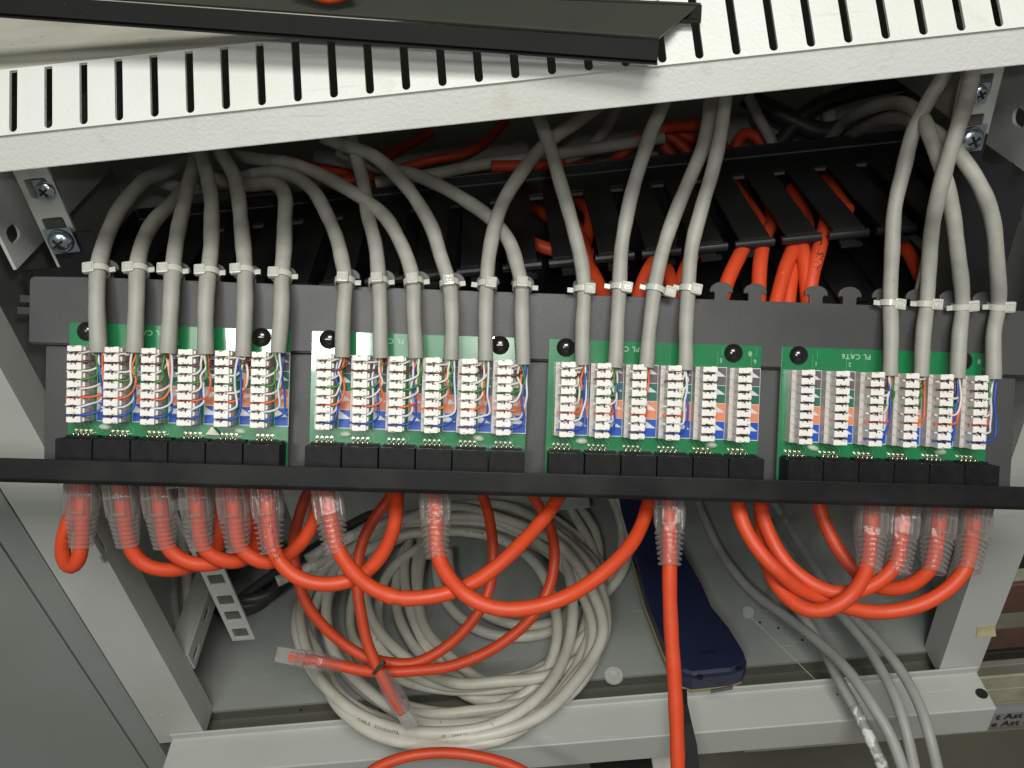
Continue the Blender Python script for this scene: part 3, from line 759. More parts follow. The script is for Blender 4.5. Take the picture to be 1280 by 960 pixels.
for gi, (bi, pi, px, dend) in enumerate(GC):
    d0 = [PN.onc(px[0][0], px[0][1], 8.6), PN.onc(px[1][0], px[1][1], 7.2), PN.onc(px[2][0], px[2][1], 3.6)]
    dt = d0[2].y; n = len(px)
    L = [0]
    for a, c in zip(px[2:], px[3:]): L.append(L[-1]+math.dist(a[:2], c[:2]))
    ctrl = list(d0)
    for k, p_ in enumerate(px[3:], 1):
        t = L[k]/L[-1]; ctrl.append(P(p_[0], p_[1], p_[2] if len(p_) > 2 else dt+(dend-dt)*(t**1.25)))
    cp = spline(ctrl, 2.5)
    wr = random.Random(gi+50); ph = [wr.uniform(0, 6) for _ in range(4)]
    cp = [p_+V(.30*math.sin(i*.16+ph[0])+.07*math.sin(i*.5+ph[1]), 0, 0)*min(1, i/6) for i, p_ in enumerate(cp)]
    # slight thickness irregularity
    rad = [R_C*(1+.03*math.sin(i*.5+gi)+.015*math.sin(i*1.3+2*gi)+random.uniform(-.008, .008)) for i in range(len(cp))]
    lab = 'grey network cable punched into the %s block of the %s green board' % (ordn[pi], boardnames[bi])
    t = thing('network_cable', cp[0], lab, 'cable', 'grey cables wired to the green boards')
    if bi == 0: rad = [q_*1.06 for q_ in rad]
    b = MB(); b.tube(cp, R_C, 16, rad=rad)
    jk = b.build('jacket', M['grey'], t)
    # conductors
    e = PN.loc(cp[0]); ub = U0[bi]+5.3+PI_*pi
    rg = random.Random(gi*13+5)
    pairpos = [0, 1, 2, 3]; 
    if rg.random() < .7: i1, i2 = rg.sample(range(4), 2); pairpos[i1], pairpos[i2] = pairpos[i2], pairpos[i1]
    for k in range(8):
        vs_ = 16.1-3.66*(k+.5)
        cname = wcols[k//2][k % 2]
        frac = (pairpos[k//2]*2+(k % 2)+.5)/8
        uu = e.x-2.3+3.9*frac+rg.uniform(-.9, .9); ww = e.z+rg.uniform(-2.2, 1.6)-.5
        st = V(e.x-1.9+3.6*frac*rg.uniform(.8, 1.1), e.y+1.2, e.z+rg.uniform(-1.6, 1.6))
        c = [st, V(lerp(st.x, uu, .5)+rg.uniform(-.4, .4), e.y-1.0, ww)]
        drop = e.y-vs_
        if drop > 12: c.append(V(uu+rg.uniform(-1.0, 1.3), lerp(e.y-1.5, vs_+3, .35), ww+rg.uniform(-.8, 1.0)))
        if drop > 5:
            c.append(V(uu+rg.uniform(-.9, 1.2), lerp(e.y-1.5, vs_+3, .65), ww+rg.uniform(-.6, .9)))
        if drop > 3: c.append(V(uu+rg.uniform(-.7, .7), vs_+rg.uniform(2.0, 3.4), ww))
        c.append(V(lerp(ub+6.2, uu, rg.uniform(.3, .6)), vs_+rg.uniform(.2, 1.1), 9.4+rg.uniform(-.5, .5)))
        c.append(V(ub+5.0, vs_, 9.9+rg.uniform(-.1, .3))); c.append(V(ub+2.4, vs_+rg.uniform(-.15, .15), 9.8)); c.append(V(ub-.6-rg.uniform(0, 1.3), vs_+rg.uniform(-.4, .4), 9.4+rg.uniform(-.3, .3)))
        wp = spline([PN.pt(*q) for q in c], 1.0)
        b = MB(); b.tube(wp, rg.uniform(.44, .53), 7); b.build('conductor', M[cname], t)
    # tie
    q = PN.loc(cp_t := d0[2]); tdir = (ctrl[3]-ctrl[1]).normalized()
    ux = PN.X-tdir*PN.X.dot(tdir); F2 = Frame(cp_t, ux, tdir)
    o = thing('cable_tie', F2.O, 'white nylon tie round the grey cable of the %s block on the %s board' % (ordn[pi], boardnames[bi]), 'cable tie', 'white ties holding the grey cables to the bar')
    base = F2.M
    hx = headoff[bi]
    if (bi, pi) in ((1, 4),): hx = 1.6
    if (bi, pi) in ((2, 2),): hx = 6.2
    rot = Matrix.Rotation(math.radians(rg.uniform(-4, 4)+(-3 if bi != 0 else 3)), 4, 'Z')
    bdm = base @ rot
    inst(T_band, 'band', o, mmM(bdm))
    hd = inst(T_head, 'head', o, mmM(bdm @ Matrix.Translation(V(hx, 0, math.sqrt(max(.5, 16-hx*hx)) if abs(hx) < 4 else 2.2))))
    inst(T_pawl, 'pawl', hd, WM[hd.name])
    inst(T_tail, 'tail', o, mmM(bdm @ Matrix.Translation(V(5.2 if hx < 1.5 else -5.2, -.2, -.6))))

# ============================================================ ORANGE PATCH CORDS
def loft(b, secs, n=20, mi=0):
    """secs: (s, halfwidth x, halfdepth z, roundness) along -y local"""
    vs = []
    for s_, hx, hz, rr in secs:
        for k in range(n):
            a = 2*math.pi*(k+.5)/n; c_, d_ = math.cos(a), math.sin(a); e_ = rr
            vs.append(V(hx*math.copysign(abs(c_)**e_, c_), -s_, hz*math.copysign(abs(d_)**e_, d_)))
    b.add(vs, [(i*n+j, i*n+(j+1) % n, (i+1)*n+(j+1) % n, (i+1)*n+j) for i in range(len(secs)-1) for j in range(n)], mi, False)
def proto_plug():
    b = MB()
    loft(b, [(-6, 6.2, 5.6, .5), (3.5, 6.6, 5.8, .5), (4.0, 6.9, 6.0, .5), (11, 6.6, 5.8, .5), (14.3, 5.6, 5.2, .6)], 20)
    for sx in (-1, 1):
        b.box(None, min(sx*2.2, sx*2.8), max(sx*2.2, sx*2.8), -12, 6, 5.5, 7.0); b.box(None, min(sx*5.0, sx*5.6), max(sx*5.0, sx*5.6), -13, 6, 3.6, 5.6)
    b.box(None, -2.2, 2.2, -12, -11.2, 5.5, 6.9); b.box(None, -5.6, 5.6, -4.6, -4.0, 5.2, 6.0); b.box(None, -1.6, 1.6, -3.5, -3.0, 5.4, 6.5)
    b.box(None, -.5, .5, -6, 6, 3.6, 5.4)
    hood = b.mesh('plug_hood', [M['clear']])
    b = MB(); s_ = 14.1; k = 0; sc = []
    while s_ < 27:
        f = (s_-14)/13; ro = 6.4-1.6*f; ri = 4.9-1.2*f
        sc += [(s_, ri, ri*.95, .85), (s_+.15, ro, ro*.92, .8), (s_+.95, ro, ro*.92, .8), (s_+1.15, ri, ri*.95, .85)]
        s_ += 2.15
    sc.append((27.6, 3.9, 3.8, 1))
    loft(b, sc, 20)
    boot = b.mesh('strain_relief', [M['clear']])
    b = MB(); b.box(None, -5.4, 5.4, 0, 20.5, -3.6, 3.6)
    for k in range(8): b.box(None, -4.5+k*1.2, -3.8+k*1.2, 13, 20.6, 3.3, 4.1, 1)
    b.box(None, -5.5, 5.5, 6, 7, -3.7, 4.2); b.box(None, -3, 3, 0, 12, 3.6, 4.6)
    body = b.mesh('connector_body', [M['clearbody'], M['pin']], bevel=.3)
    return hood, boot, body
PL_hood, PL_boot, PL_body = proto_plug()
def place_plug(parent, top, end, face, scale=1.0, connector=False):
    """local -y runs from top to end; local z looks along face"""
    dn = (end-top).normalized(); x = (-dn).cross(face).normalized()
    if True: F2 = Frame(top, x, -dn)
    m_ = mmM(F2.M @ Matrix.Diagonal((scale, scale, scale, 1)))
    inst(PL_hood, 'plug_hood', parent, m_); inst(PL_boot, 'strain_relief', parent, m_)
    if connector: inst(PL_body, 'connector_body', parent, m_)
R_O = 3.15
# plug top px, plug bottom px (x,y,depth), then the rest of the cord
OC = [
 ((103, 600), (102, 680, 354), [(101, 697, 354), (94, 711), (84, 711, 358), (78, 694), (79, 668, 370), (88, 645), (98, 615), (100, 590, 385)], 'orange patch cord making a tight loop back behind the first plug at the far left'),
 ((150, 602), (160, 682, 358), [(168, 698), (182, 709), (200, 714, 362), (222, 713), (246, 706, 372), (266, 694), (277, 672, 388), (276, 645), (276, 600, 395)], 'orange patch cord from the second plug from the left, sagging right behind the third'),
 ((197, 603), (206, 680, 357), [(212, 690), (226, 701), (245, 708, 360), (266, 706), (288, 700, 368), (303, 685), (313, 660, 385), (315, 630), (312, 595, 392)], 'orange patch cord from the third plug from the left'),
 ((244, 604), (251, 680, 356), [(255, 689), (270, 700), (290, 705, 360), (306, 701), (319, 688, 372), (325, 668), (322, 640, 385), (310, 595, 395)], 'orange patch cord from the fourth plug from the left'),
 ((290, 605), (297, 682, 355), [(303, 690), (318, 701), (335, 706, 358), (352, 701), (372, 684, 370), (389, 662), (396, 640, 382), (397, 598, 392)], 'orange patch cord from the fifth plug from the left'),
 ((333, 606), (338, 680, 350), [(343, 693), (357, 713), (374, 725, 346), (398, 731), (425, 730), (449, 722, 350), (469, 706), (484, 684, 362), (493, 660), (496, 632, 375), (497, 598, 385)], 'orange patch cord with black print from the sixth plug, swinging right under the panel'),
 ((408, 608), (418, 682, 348), [(425, 693), (440, 715), (463, 735, 340), (490, 747), (515, 749, 338), (545, 745), (575, 737, 342), (606, 720), (636, 695, 352), (665, 665), (690, 635, 370), (710, 600, 380)], 'orange patch cord with a kink, from the left plug under the second board'),
 ((543, 613), (546, 696, 346), [(552, 708), (564, 727), (582, 745, 336), (606, 758), (636, 763, 334), (668, 759), (702, 749, 338), (742, 726), (773, 699, 350), (796, 670), (808, 640, 368), (816, 602, 380)], 'orange patch cord forming the widest sagging loop in the middle'),
 ((837, 622), (837, 692, 352), [(837, 705, 352), (837, 740), (839, 790, 352), (843, 850), (846, 910), (848, 990, 350)], 'orange patch cord hanging straight down out of the picture'),
 ((1090, 632), (1087, 702, 352), [(1083, 712), (1074, 732), (1060, 749, 344), (1040, 761), (1017, 766, 348), (994, 757), (974, 738, 358), (961, 712), (953, 680, 372), (951, 640), (947, 600, 390)], 'orange patch cord of the fourth plug from the right, sweeping lowest to the left'),
 ((1129, 634), (1124, 702, 356), [(1117, 711), (1100, 727), (1078, 738, 354), (1052, 743), (1028, 738, 356), (1002, 722), (979, 700, 362), (962, 670), (953, 645, 370), (948, 600, 380)], 'orange patch cord of the third plug from the right'),
 ((1175, 636), (1168, 705, 354), [(1162, 713), (1148, 728), (1126, 736, 362), (1102, 737), (1082, 728, 374), (1064, 709), (1046, 684, 382), (1031, 655), (1022, 625, 388), (1018, 598, 392)], 'orange patch cord of the second plug from the right, behind its neighbours'),
 ((1218, 638), (1211, 705, 352), [(1205, 715), (1190, 733), (1166, 750, 354), (1132, 762), (1096, 766, 358), (1060, 760), (1030, 750, 358), (1000, 737), (972, 714, 352), (943, 682), (926, 650, 358), (919, 600, 368)], 'orange patch cord of the rightmost plug, its loop running left under the others'),
]
for i, (tp_, bt, rest, lab) in enumerate(OC):
    top = PN.onc(tp_[0], tp_[1]+2, 4.5)
    end = P(*bt)
    t = thing('patch_cord', top, lab, 'patch cord', 'orange patch cords plugged into the panel')
    ins = top+(top-end).normalized()*8
    ctrl = [ins, top.lerp(end, .3), top.lerp(end, .7), end]
    pr = [(bt[0], bt[1], bt[2])]+rest
    full = path(pr, 2.5)
    cp = spline(ctrl, 2.5)[:-1]+full
    # light smoothing at the joint
    for _ in range(6):
        cp = [cp[0]]+[(cp[k-1]+cp[k]*2+cp[k+1])/4 for k in range(1, len(cp)-1)]+[cp[-1]]
    rad = [R_O*(1+.02*math.sin(k*.9+i)+random.uniform(-.008, .008)) for k in range(len(cp))]
    if i == 6:
        j = min(range(len(cp)), key=lambda k: (cp[k]-P(500, 748, 338)).length)
        for k, f in ((-2, 1.03), (-1, 1.1), (0, .9), (1, 1.07), (2, 1.0)): rad[j+k] = R_O*f
    if i == 7:
        j = min(range(len(cp)), key=lambda k: (cp[k]-P(636, 763, 334)).length)
        for k, f in ((-1, 1.04), (0, .95), (1, 1.05)): rad[j+k] = R_O*f
    b = MB(); b.tube(cp, R_O, 16, rad=rad); jk = b.build('jacket', M['orange'], t)
    face = (PN.N + V(.12 if tp_[0] < 640 else -.25, 0, 0)).normalized()
    place_plug(t, top, end, face)
    Ls = [0]
    for a, c in zip(cp, cp[1:]): Ls.append(Ls[-1]+(c-a).length)
    def arc_at(px_, py_):
        k = min(range(len(cp)), key=lambda k: (cp[k].x/cp[k].y*FPX+640-px_)**2+(480-cp[k].z/cp[k].y*FPX-py_)**2); return Ls[k]
    if i == 0: text_on_tube(cp, R_O, arc_at(84, 682), 'TYPE  ANSI', 2.4, (V(0, -1, 0)+V(.9, 0, 0)).normalized(), M['inkorange'], t, flip=True)
    if i == 5: text_on_tube(cp, R_O, arc_at(338, 676), 'HT TYPE', 4.2, (V(0, -1, 0)+V(.25, 0, 0)).normalized(), M['inkorange'], t, bold=.04)
    if i == 11: text_on_tube(cp, R_O, arc_at(1040, 672), 'ANSI/TIA  ANSI/TIA', 2.0, (V(0, -1, 0)+V(.7, 0, .3)).normalized(), M['inkorange'], t, flip=True)

# loose cord lying on the coil, both plugs free
def arcpos(cp, px_, py_):
    Ls = [0]
    for a, c in zip(cp, cp[1:]): Ls.append(Ls[-1]+(c-a).length)
    k = min(range(len(cp)), key=lambda k: (cp[k].x/cp[k].y*FPX+640-px_)**2+(480-cp[k].z/cp[k].y*FPX-py_)**2)
    return Ls[k]
DL = 462
loose = [(372, 824, 470), (400, 827), (425, 832, 468), (452, 838), (482, 840, 466), (520, 838), (562, 833, 466), (603, 818), (637, 797), (666, 770, 470), (685, 738), (693, 700, 478), (688, 660), (672, 630), (650, 600, 500), (622, 585), (600, 600, 500), (610, 640), (616, 680, 482), (614, 725), (599, 764, 474), (562, 805), (520, 828, 470), (485, 828), (455, 820), (430, 805, 470), (402, 780), (382, 752, 466), (372, 720), (367, 685), (374, 645, 466), (392, 605), (430, 580), (470, 585, 470), (489, 615), (470, 645), (456, 670, 460), (448, 700), (447, 735), (452, 771, 456), (459, 803), (470, 830, 455), (481, 852), (492, 873, 456), (497, 882, 457)]
loose[0] = (362, 821, 470); loose[-1] = (504, 890, 458)
cp = path(loose, 3.0)
lc = thing('patch_cord', cp[0], 'thin loose orange patch cord with both clear plugs free, lying over the pale cable coil', 'patch cord')
b = MB(); b.tube(cp, 3.1, 14); b.build('jacket', M['orange'], lc)
place_plug(lc, P(381, 824, 470), P(432, 833, 468), (CB.U*.6-V(0, 1, 0)*.8).normalized(), .78, True)
place_plug(lc, P(499, 879, 458), P(477, 843, 455), (CB.U*.3-V(0, 1, 0)*.8+V(-.3, 0, 0)).normalized(), .74, True)
b = MB(); c0 = P(474, 835, 453); dr_ = (P(492, 872, 453)-P(458, 798, 453)).normalized(); n = 20
fx = dr_.cross(V(0, -1, 0)).normalized()
ring = [c0+(fx*math.cos(6.2832*k/n)*3.9+V(0, -1, 0)*math.sin(6.2832*k/n)*4.6)+dr_*1.6*math.cos(6.2832*k/n+.5) for k in range(n+1)]
b.tube(ring, .8, 6, cap=False)
ti = b.build('twist_tie', M['blackcab'], origin=c0); tag(ti, 'thin black twist tie binding the loose orange cord just above its hanging plug', 'twist tie')
b = MB(); k0 = P(476, 822, 450); b.tube(spline([c0+V(1.5, -4, 1), P(480, 826, 449), P(474, 832, 448), P(470, 838, 450)], 1), .8, 6)
b.build('twisted_end', M['blackcab'], ti)

cp = path([(430, 1010, 470), (462, 966), (500, 948), (550, 941, 474), (600, 946), (650, 962), (700, 1000, 470)], 3)
b = MB(); b.tube(cp, 3.1, 14); t = b.build('patch_cord', M['orange'], origin=cp[0]); tag(t, 'orange cord arching along the very bottom edge below the pale coil', 'patch cord')

# orange cords in and behind the cable manager
def cord(pts, r, lab, matl='orange', name='patch_cord', cat='patch cord', group=None, step=3):
    cp = path(pts, step); b = MB(); b.tube(cp, r, 14)
    return tag(b.build(name, M[matl], origin=cp[0]), lab, cat, group), cp
G2 = 'orange cords running through the black cable manager'
UP = [
 ([(700, 250, 470), (728, 300, 425), (735, 330, 405), (745, 350, 392), (762, 385, 378)], 'orange cord showing under the second cable of the third board, slanting down right'),
 ([(838, 300, 430), (826, 318, 405), (812, 336, 390), (800, 365, 382), (793, 400, 378)], 'orange cord coming down left of the third grey cable of the third board'),
 ([(825, 320, 418), (836, 345, 392), (842, 365, 384), (846, 400, 380)], 'orange cord descending between the third and fourth grey cables of the third board'),
 ([(880, 290, 420), (866, 318, 400), (853, 350, 386), (846, 400, 380)], 'orange cord half hidden behind the fourth grey cable of the third board'),
 ([(918, 232, 470), (932, 256, 446), (940, 285, 408), (925, 318, 394), (910, 350, 386), (895, 400, 380)], 'orange cord descending behind the first empty mushroom tab'),
 ([(955, 236, 470), (966, 272, 440), (955, 300, 402), (950, 330, 392), (947, 400, 382)], 'orange cord with side print behind the second empty mushroom tab'),
 ([(990, 236, 470), (1004, 270, 440), (996, 300, 402), (982, 335, 392), (965, 400, 382)], 'orange cord crossing left of the bundle between the empty tabs'),
 ([(995, 240, 474), (1010, 285, 430), (1004, 318, 404), (990, 345, 394), (983, 400, 386)], 'orange cord in the middle of the bundle between the empty tabs'),
 ([(970, 232, 476), (985, 262, 448), (1000, 300, 401), (1006, 330, 392), (1012, 400, 384)], 'orange cord leaning right in the bundle beside the third empty tab'),
]
for pts, lab in UP: cord(pts, 3.5, lab, group=G2)
o, cp = cord([(1028, 226, 470), (1036, 254, 440), (1030, 288, 408), (1023, 315, 392), (1015, 345, 388), (1008, 400, 384)], 3.5, 'orange cord printed ANSI/TI standing behind the third empty tab', group=G2)
text_on_tube(cp, 3.5, arcpos(cp, 1023, 322), 'ANSI/TI', 4.8, (V(0, -1, 0)+V(.1, 0, 0)).normalized(), M['ink'], o, bold=.05, flip=True)
BK = [
 ([(758, 210, 470), (778, 192, 462), (800, 172), (830, 160, 455), (865, 157), (885, 160), (905, 185, 470), (915, 215, 480)], 3.4, 'orange cord arching above the manager between two grey cables'),
 ([(810, 165, 478), (822, 175), (838, 192), (850, 215, 480)], 3.1, 'short orange cord fanning down under the arch, the left one of three'),
 ([(825, 163, 480), (840, 172), (860, 190), (872, 215, 482)], 3.1, 'short orange cord fanning down under the arch, the middle one of three'),
 ([(840, 162, 484), (858, 170), (885, 186), (900, 215, 486)], 3.1, 'short orange cord fanning down under the arch, the right one of three'),
 ([(925, 205, 470), (922, 180), (930, 167), (943, 170), (955, 185), (965, 210, 470)], 3.6, 'small orange cord hump just right of the fourth grey cable above the manager'),
 ([(440, 235, 480), (490, 215), (540, 200), (580, 192, 490), (610, 175), (632, 150, 500)], 3.0, 'orange cord sloping up right in the dark behind the curved grey cables'),
 ([(330, 235, 480), (380, 225), (430, 205), (470, 200, 500), (540, 165, 510)], 3.2, 'dim orange cord deep behind the top ends of the grey cables'),
 ([(290, 238, 455), (330, 232), (360, 224), (400, 232), (440, 226, 455), (480, 212)], 3.6, 'orange cord lying along the manager edge behind the left grey cables'),
 ([(360, 200, 480), (410, 212), (440, 216), (470, 218, 460), (520, 214)], 3.4, 'orange cord crossing downwards behind the second board cables'),
 ([(614, 208, 440), (650, 207), (690, 205, 445), (740, 207, 480), (790, 215, 500)], 3.2, 'orange cord end lying flat on the manager edge in the centre'),
]
BK = [([(q[0], q[1]) + ((q[2]+26,) if len(q) > 2 else ()) for q in pts], r, lab) for pts, r, lab in BK]
for pts, r, lab in BK: cord(pts, r, lab, group=G2)
INS = [
 
 ([(655, 300, 425), (690, 312, 422), (740, 318, 425)], 'orange cord lying low inside the centre slot of the manager'),
 ([(670, 262, 476), (690, 275, 450), (705, 300, 430)], 'orange cord rising steeply inside the centre slot of the manager'),
 ([(722, 250, 474), (738, 272, 440), (728, 320, 420)], 'orange cord inside the slot beside the crossing grey cables'),
 ([(918, 232, 476), (930, 248, 458), (960, 290, 430)], 'dark orange cord following the slanted slot right of the fourth grey cable'),
 ([(1034, 222, 478), (1042, 236, 455), (1060, 262, 432)], 'orange cord glimpsed in the last clear slot on the right'),
 
 
 ([(1120, 300, 425), (1135, 315, 418), (1150, 345, 410)], 'short orange cord in the shadow behind the first cable of the right board'),
]
for pts, lab in INS: cord(pts, 3.3, lab, group=G2)

# dim grey cables behind the manager
G3 = 'grey cables lying in the dark behind the manager'
for pts, r, lab in [
 ([(470, 228, 470), (540, 218), (600, 206), (680, 195, 470), (760, 183), (830, 172, 470)], 3.4, 'long grey cable lying almost level behind the crossing grey cables'),
 ([(655, 216, 475), (690, 205), (730, 190), (755, 165, 480), (775, 130)], 3.2, 'grey cable slanting up between the crossing pair and its right neighbour'),
 ([(1034, 108, 500), (1037, 140), (1038, 174, 498)], 4.4, 'thick pale grey cable standing upright alone behind the manager'),
 ([(935, 120, 480), (950, 150), (965, 178), (975, 210, 480)], 3.2, 'dim grey cable leaning right in the gap before the upright one'),
 ([(170, 215, 465), (200, 228), (240, 236), (290, 228, 470), (330, 222), (400, 235, 470)], 3.6, 'grey cable crossing level behind the first five grey cables'),
 ([(395, 195, 480), (440, 203), (480, 212), (520, 225, 470)], 4.0, 'bluish grey cable end behind the second cable of the second board'),
]: cord(pts, r, lab, 'grey', 'network_cable', 'cable', G3)
for pts, r, lab in [
 ([(930, 120, 500), (990, 150), (1030, 165), (1080, 150), (1150, 120, 490)], 6, 'thick black cable humped in the gloom behind the right grey cables'),
 ([(930, 220, 505), (975, 178), (1010, 140), (1060, 118, 490), (1140, 100)], 5, 'black cable arching under the top edge at the right'),
]: cord(pts, r, lab, 'blackcab', 'network_cable', 'cable', 'black cables behind the manager')

# ============================================================ COILED CABLE on the cabinet floor
def FP(px, py, h): return CB.onb(px, py, h)
# turns: centre x, y, rx, ry in the picture, height above the cabinet floor
turns = [(634, 744, 118, 96, 5), (596, 762, 128, 100, 9), (640, 738, 124, 112, 12), (622, 742, 128, 108, 6), (604, 748, 146, 112, 10), (596, 744, 152, 116, 16), (585, 758, 150, 112, 8), (610, 740, 150, 114, 24), (572, 776, 166, 120, 14), (566, 786, 176, 130, 20), (556, 784, 180, 138, 27), (568, 778, 184, 146, 22), (582, 770, 172, 138, 30), (560, 790, 186, 132, 36)]
ctrl = []
NS = 14
rg = random.Random(3)
jit = [[(rg.uniform(-8, 8), rg.uniform(-7, 7)) for _ in range(NS)] for _ in range(len(turns)+1)]
for ti_ in range(len(turns)-1):
    A, B = turns[ti_], turns[ti_+1]
    for k in range(NS):
        f = k/NS; a = math.radians(200)-2*math.pi*f
        ff = f*f*(3-2*f)
        cx, cy, rx, ry, h = [lerp(A[j], B[j], ff) for j in range(5)]
        # eccentric: strands spread at the top left, bunch at the lower right
        jx, jy = jit[ti_][k]
        ctrl.append(FP(cx+rx*math.cos(a)+jx, cy-ry*math.sin(a)+jy, h+2.5*math.sin(3*a+ti_)))
lead_in = [FP(346, 727, 34), FP(366, 718, 34), FP(395, 706, 34), FP(430, 690, 30)]
cc = thing('coiled_cable', FP(575, 780, 0), 'large coil of dirty off-white network cable lying on the cabinet floor', 'cable')
cp = spline(lead_in+[FP(490, 668, 26)]+ctrl[5:], 5)
for _ in range(3): cp = [cp[0]]+[(cp[k-1]+cp[k]*2+cp[k+1])/4 for k in range(1, len(cp)-1)]+[cp[-1]]
R_K = 3.75
b = MB(); b.tube(cp, R_K, 12); b.build('jacket', M['coil'], cc)
coilpath = cp
b = MB(); b.tube([p_ for p_ in cp[:6]], R_K+.35, 12); b.build('painted_end', M['paintend'], cc)
# outer front strands carrying the print
front = spline([FP(470, 672, 12), FP(425, 690, 18), FP(390, 724, 26), FP(376, 760, 30), FP(380, 800, 32), FP(400, 848, 36), FP(440, 888, 38), FP(500, 912, 40), FP(560, 916, 40), FP(620, 905, 38), FP(672, 872, 36), FP(706, 820, 30), FP(716, 760, 28), FP(705, 700, 24), FP(668, 650, 20), FP(610, 628, 18)], 4)
b = MB(); b.tube(front, R_K, 12); fs_ = b.build('outer_turn', M['coil'], cc)
def arc2(cp, px_, py_): return arcpos(cp, px_, py_)
text_on_tube(front, R_K, arc2(front, 478, 905), 'CABLE   ZOLSONTR', 2.9, (V(0, -1, 0)+V(0, 0, -.2)).normalized(), M['inkfaded'], cc, bold=.05)
text_on_tube(front, R_K, arc2(front, 568, 915), 'IY   100530', 2.9, (V(0, -1, 0)+V(0, 0, -.2)).normalized(), M['inkfaded'], cc, bold=.05)
fr2 = spline([FP(400, 838, 26), FP(425, 885, 34), FP(470, 918, 36), FP(540, 932, 36), FP(610, 928, 34), FP(660, 905, 30), FP(705, 858, 24), FP(735, 800, 18), FP(748, 745, 14), FP(742, 690, 12), FP(715, 640, 10), FP(690, 600, 10)], 4)
b = MB(); b.tube(fr2, R_K, 12); b.build('lowest_turn', M['coil'], cc)
top1 = spline([FP(420, 720, 30), FP(455, 690, 30), FP(500, 670, 30), FP(560, 664, 32), FP(620, 672, 30), FP(665, 700, 28), FP(690, 745, 24), FP(696, 800, 20), FP(676, 850, 16), FP(620, 886, 10), FP(540, 890, 4), FP(460, 860, 3), FP(420, 800, 3)], 4)
b = MB(); b.tube(top1, R_K, 12); b.build('upper_turn', M['coil'], cc)
text_on_tube(top1, R_K, arc2(top1, 596, 668), 'K L 20.05 M', 2.5, (V(0, -1, 0)+V(0, 0, .3)).normalized(), M['inkfaded'], cc, bold=.04)
for nm, q in (('inner_turn', [(512, 675, 8), (506, 715, 8), (512, 760, 8), (528, 800, 8), (548, 835, 5), (590, 872, 3), (650, 870, 3), (700, 825, 3), (722, 760, 3)]),
              ('inner_turn', [(528, 672, 12), (520, 710, 10), (524, 755, 8), (536, 800, 8), (560, 838, 4), (600, 862, 3), (650, 858, 3), (695, 815, 3), (715, 750, 3)]),
              ('inner_turn', [(545, 690, 6), (548, 730, 6), (568, 765, 8), (600, 788, 8), (640, 796, 6), (690, 788, 4), (715, 760, 3)]),
              ('inner_turn', [(560, 690, 12), (566, 725, 10), (590, 755, 10), (625, 776, 8), (670, 782, 6), (705, 770, 4), (722, 740, 3)])):
    s_ = spline([FP(*x) for x in q], 4); b = MB(); b.tube(s_, R_K, 12); b.build(nm, M['coil'], cc)
t2 = thing('coiled_cable', FP(770, 700, 6), 'grey-white cable turning round the right side of the pale coil beside the navy tester', 'cable')
for q in ([(700, 600, 8), (722, 630, 8), (745, 668, 8), (748, 715, 8), (735, 770, 10), (718, 820, 14)], [(750, 600, 8), (768, 630, 8), (778, 665, 8), (772, 705, 8), (752, 742, 8)], [(762, 600, 16), (780, 640, 16), (787, 680, 14), (776, 718, 12), (748, 752, 8)]):
    s_ = spline([FP(*x) for x in q], 4); b = MB(); b.tube(s_, R_K, 12); b.build('turn', M['coil'], t2)
# paint-smeared cut ends
for q, lab in (([(384, 700, 40), (410, 684, 40), (445, 668, 38), (490, 652, 30), (540, 640, 22)], 'cut cable end smeared with white paint, upper one left of the coil'),
               ([(378, 714, 30), (405, 705, 30), (440, 694, 28), (490, 680, 22)], 'cut cable end smeared with white paint, middle one left of the coil')):
    s_ = spline([FP(*x) for x in q], 4); b = MB(); b.tube(s_, 4.4, 12)
    tag(b.build('cable_end', M['paintend'], origin=s_[0]), lab, 'cable end')

# ============================================================ GREY CABLES lower right
G4 = 'grey cables running down over the bottom rail'
def drape(pts, lab, r, matl='greydk', d_last=500):
    ctrl = []
    for p_ in pts:
        if len(p_) == 3: ctrl.append(P(*p_))
        else: ctrl.append(FP(p_[0], p_[1], 9))
    cp = spline(ctrl, 4); b = MB(); b.tube(cp, r, 12)
    return tag(b.build('network_cable', M[matl], origin=cp[0]), lab, 'cable', G4), cp
drape([(858, 590), (880, 647), (904, 695), (939, 738), (987, 774, 560), (1026, 805, 535), (1062, 841, 508), (1090, 881, 488), (1113, 920, 478), (1130, 965, 472), (1145, 1010, 470)], 'grey cable starting beside the navy tester and sweeping down right over the bottom rail', 3.4)
o, _ = drape([(960, 720), (985, 748), (1003, 770, 560), (1026, 805, 545), (1046, 845, 522), (1070, 888, 504), (1090, 928, 492), (1110, 975, 486)], 'grey cable smeared with white paint, lowest of the four on the bottom rail', 3.4)
s_ = spline([P(1068, 884, 503.5), P(1076, 900, 499), P(1088, 924, 492), P(1100, 950, 488), P(1110, 975, 486)], 3); b = MB(); b.tube(s_, 3.5, 12, rad=[3.42+.2*math.sin(k*1.7) for k in range(len(s_))])
b.build('paint_smear', M['smear'], o)
drape([(930, 600), (965, 660), (1003, 715), (1050, 768, 555), (1078, 801, 532), (1101, 837, 508), (1121, 877, 488), (1135, 924, 476), (1145, 970, 470)], 'second grey cable from the right on the bottom rail', 3.2)
drape([(948, 600), (982, 652), (1020, 712), (1066, 770, 550), (1093, 797, 528), (1125, 837, 504), (1149, 881, 484), (1163, 924, 472), (1174, 970, 468)], 'rightmost grey cable on the bottom rail', 3.2)
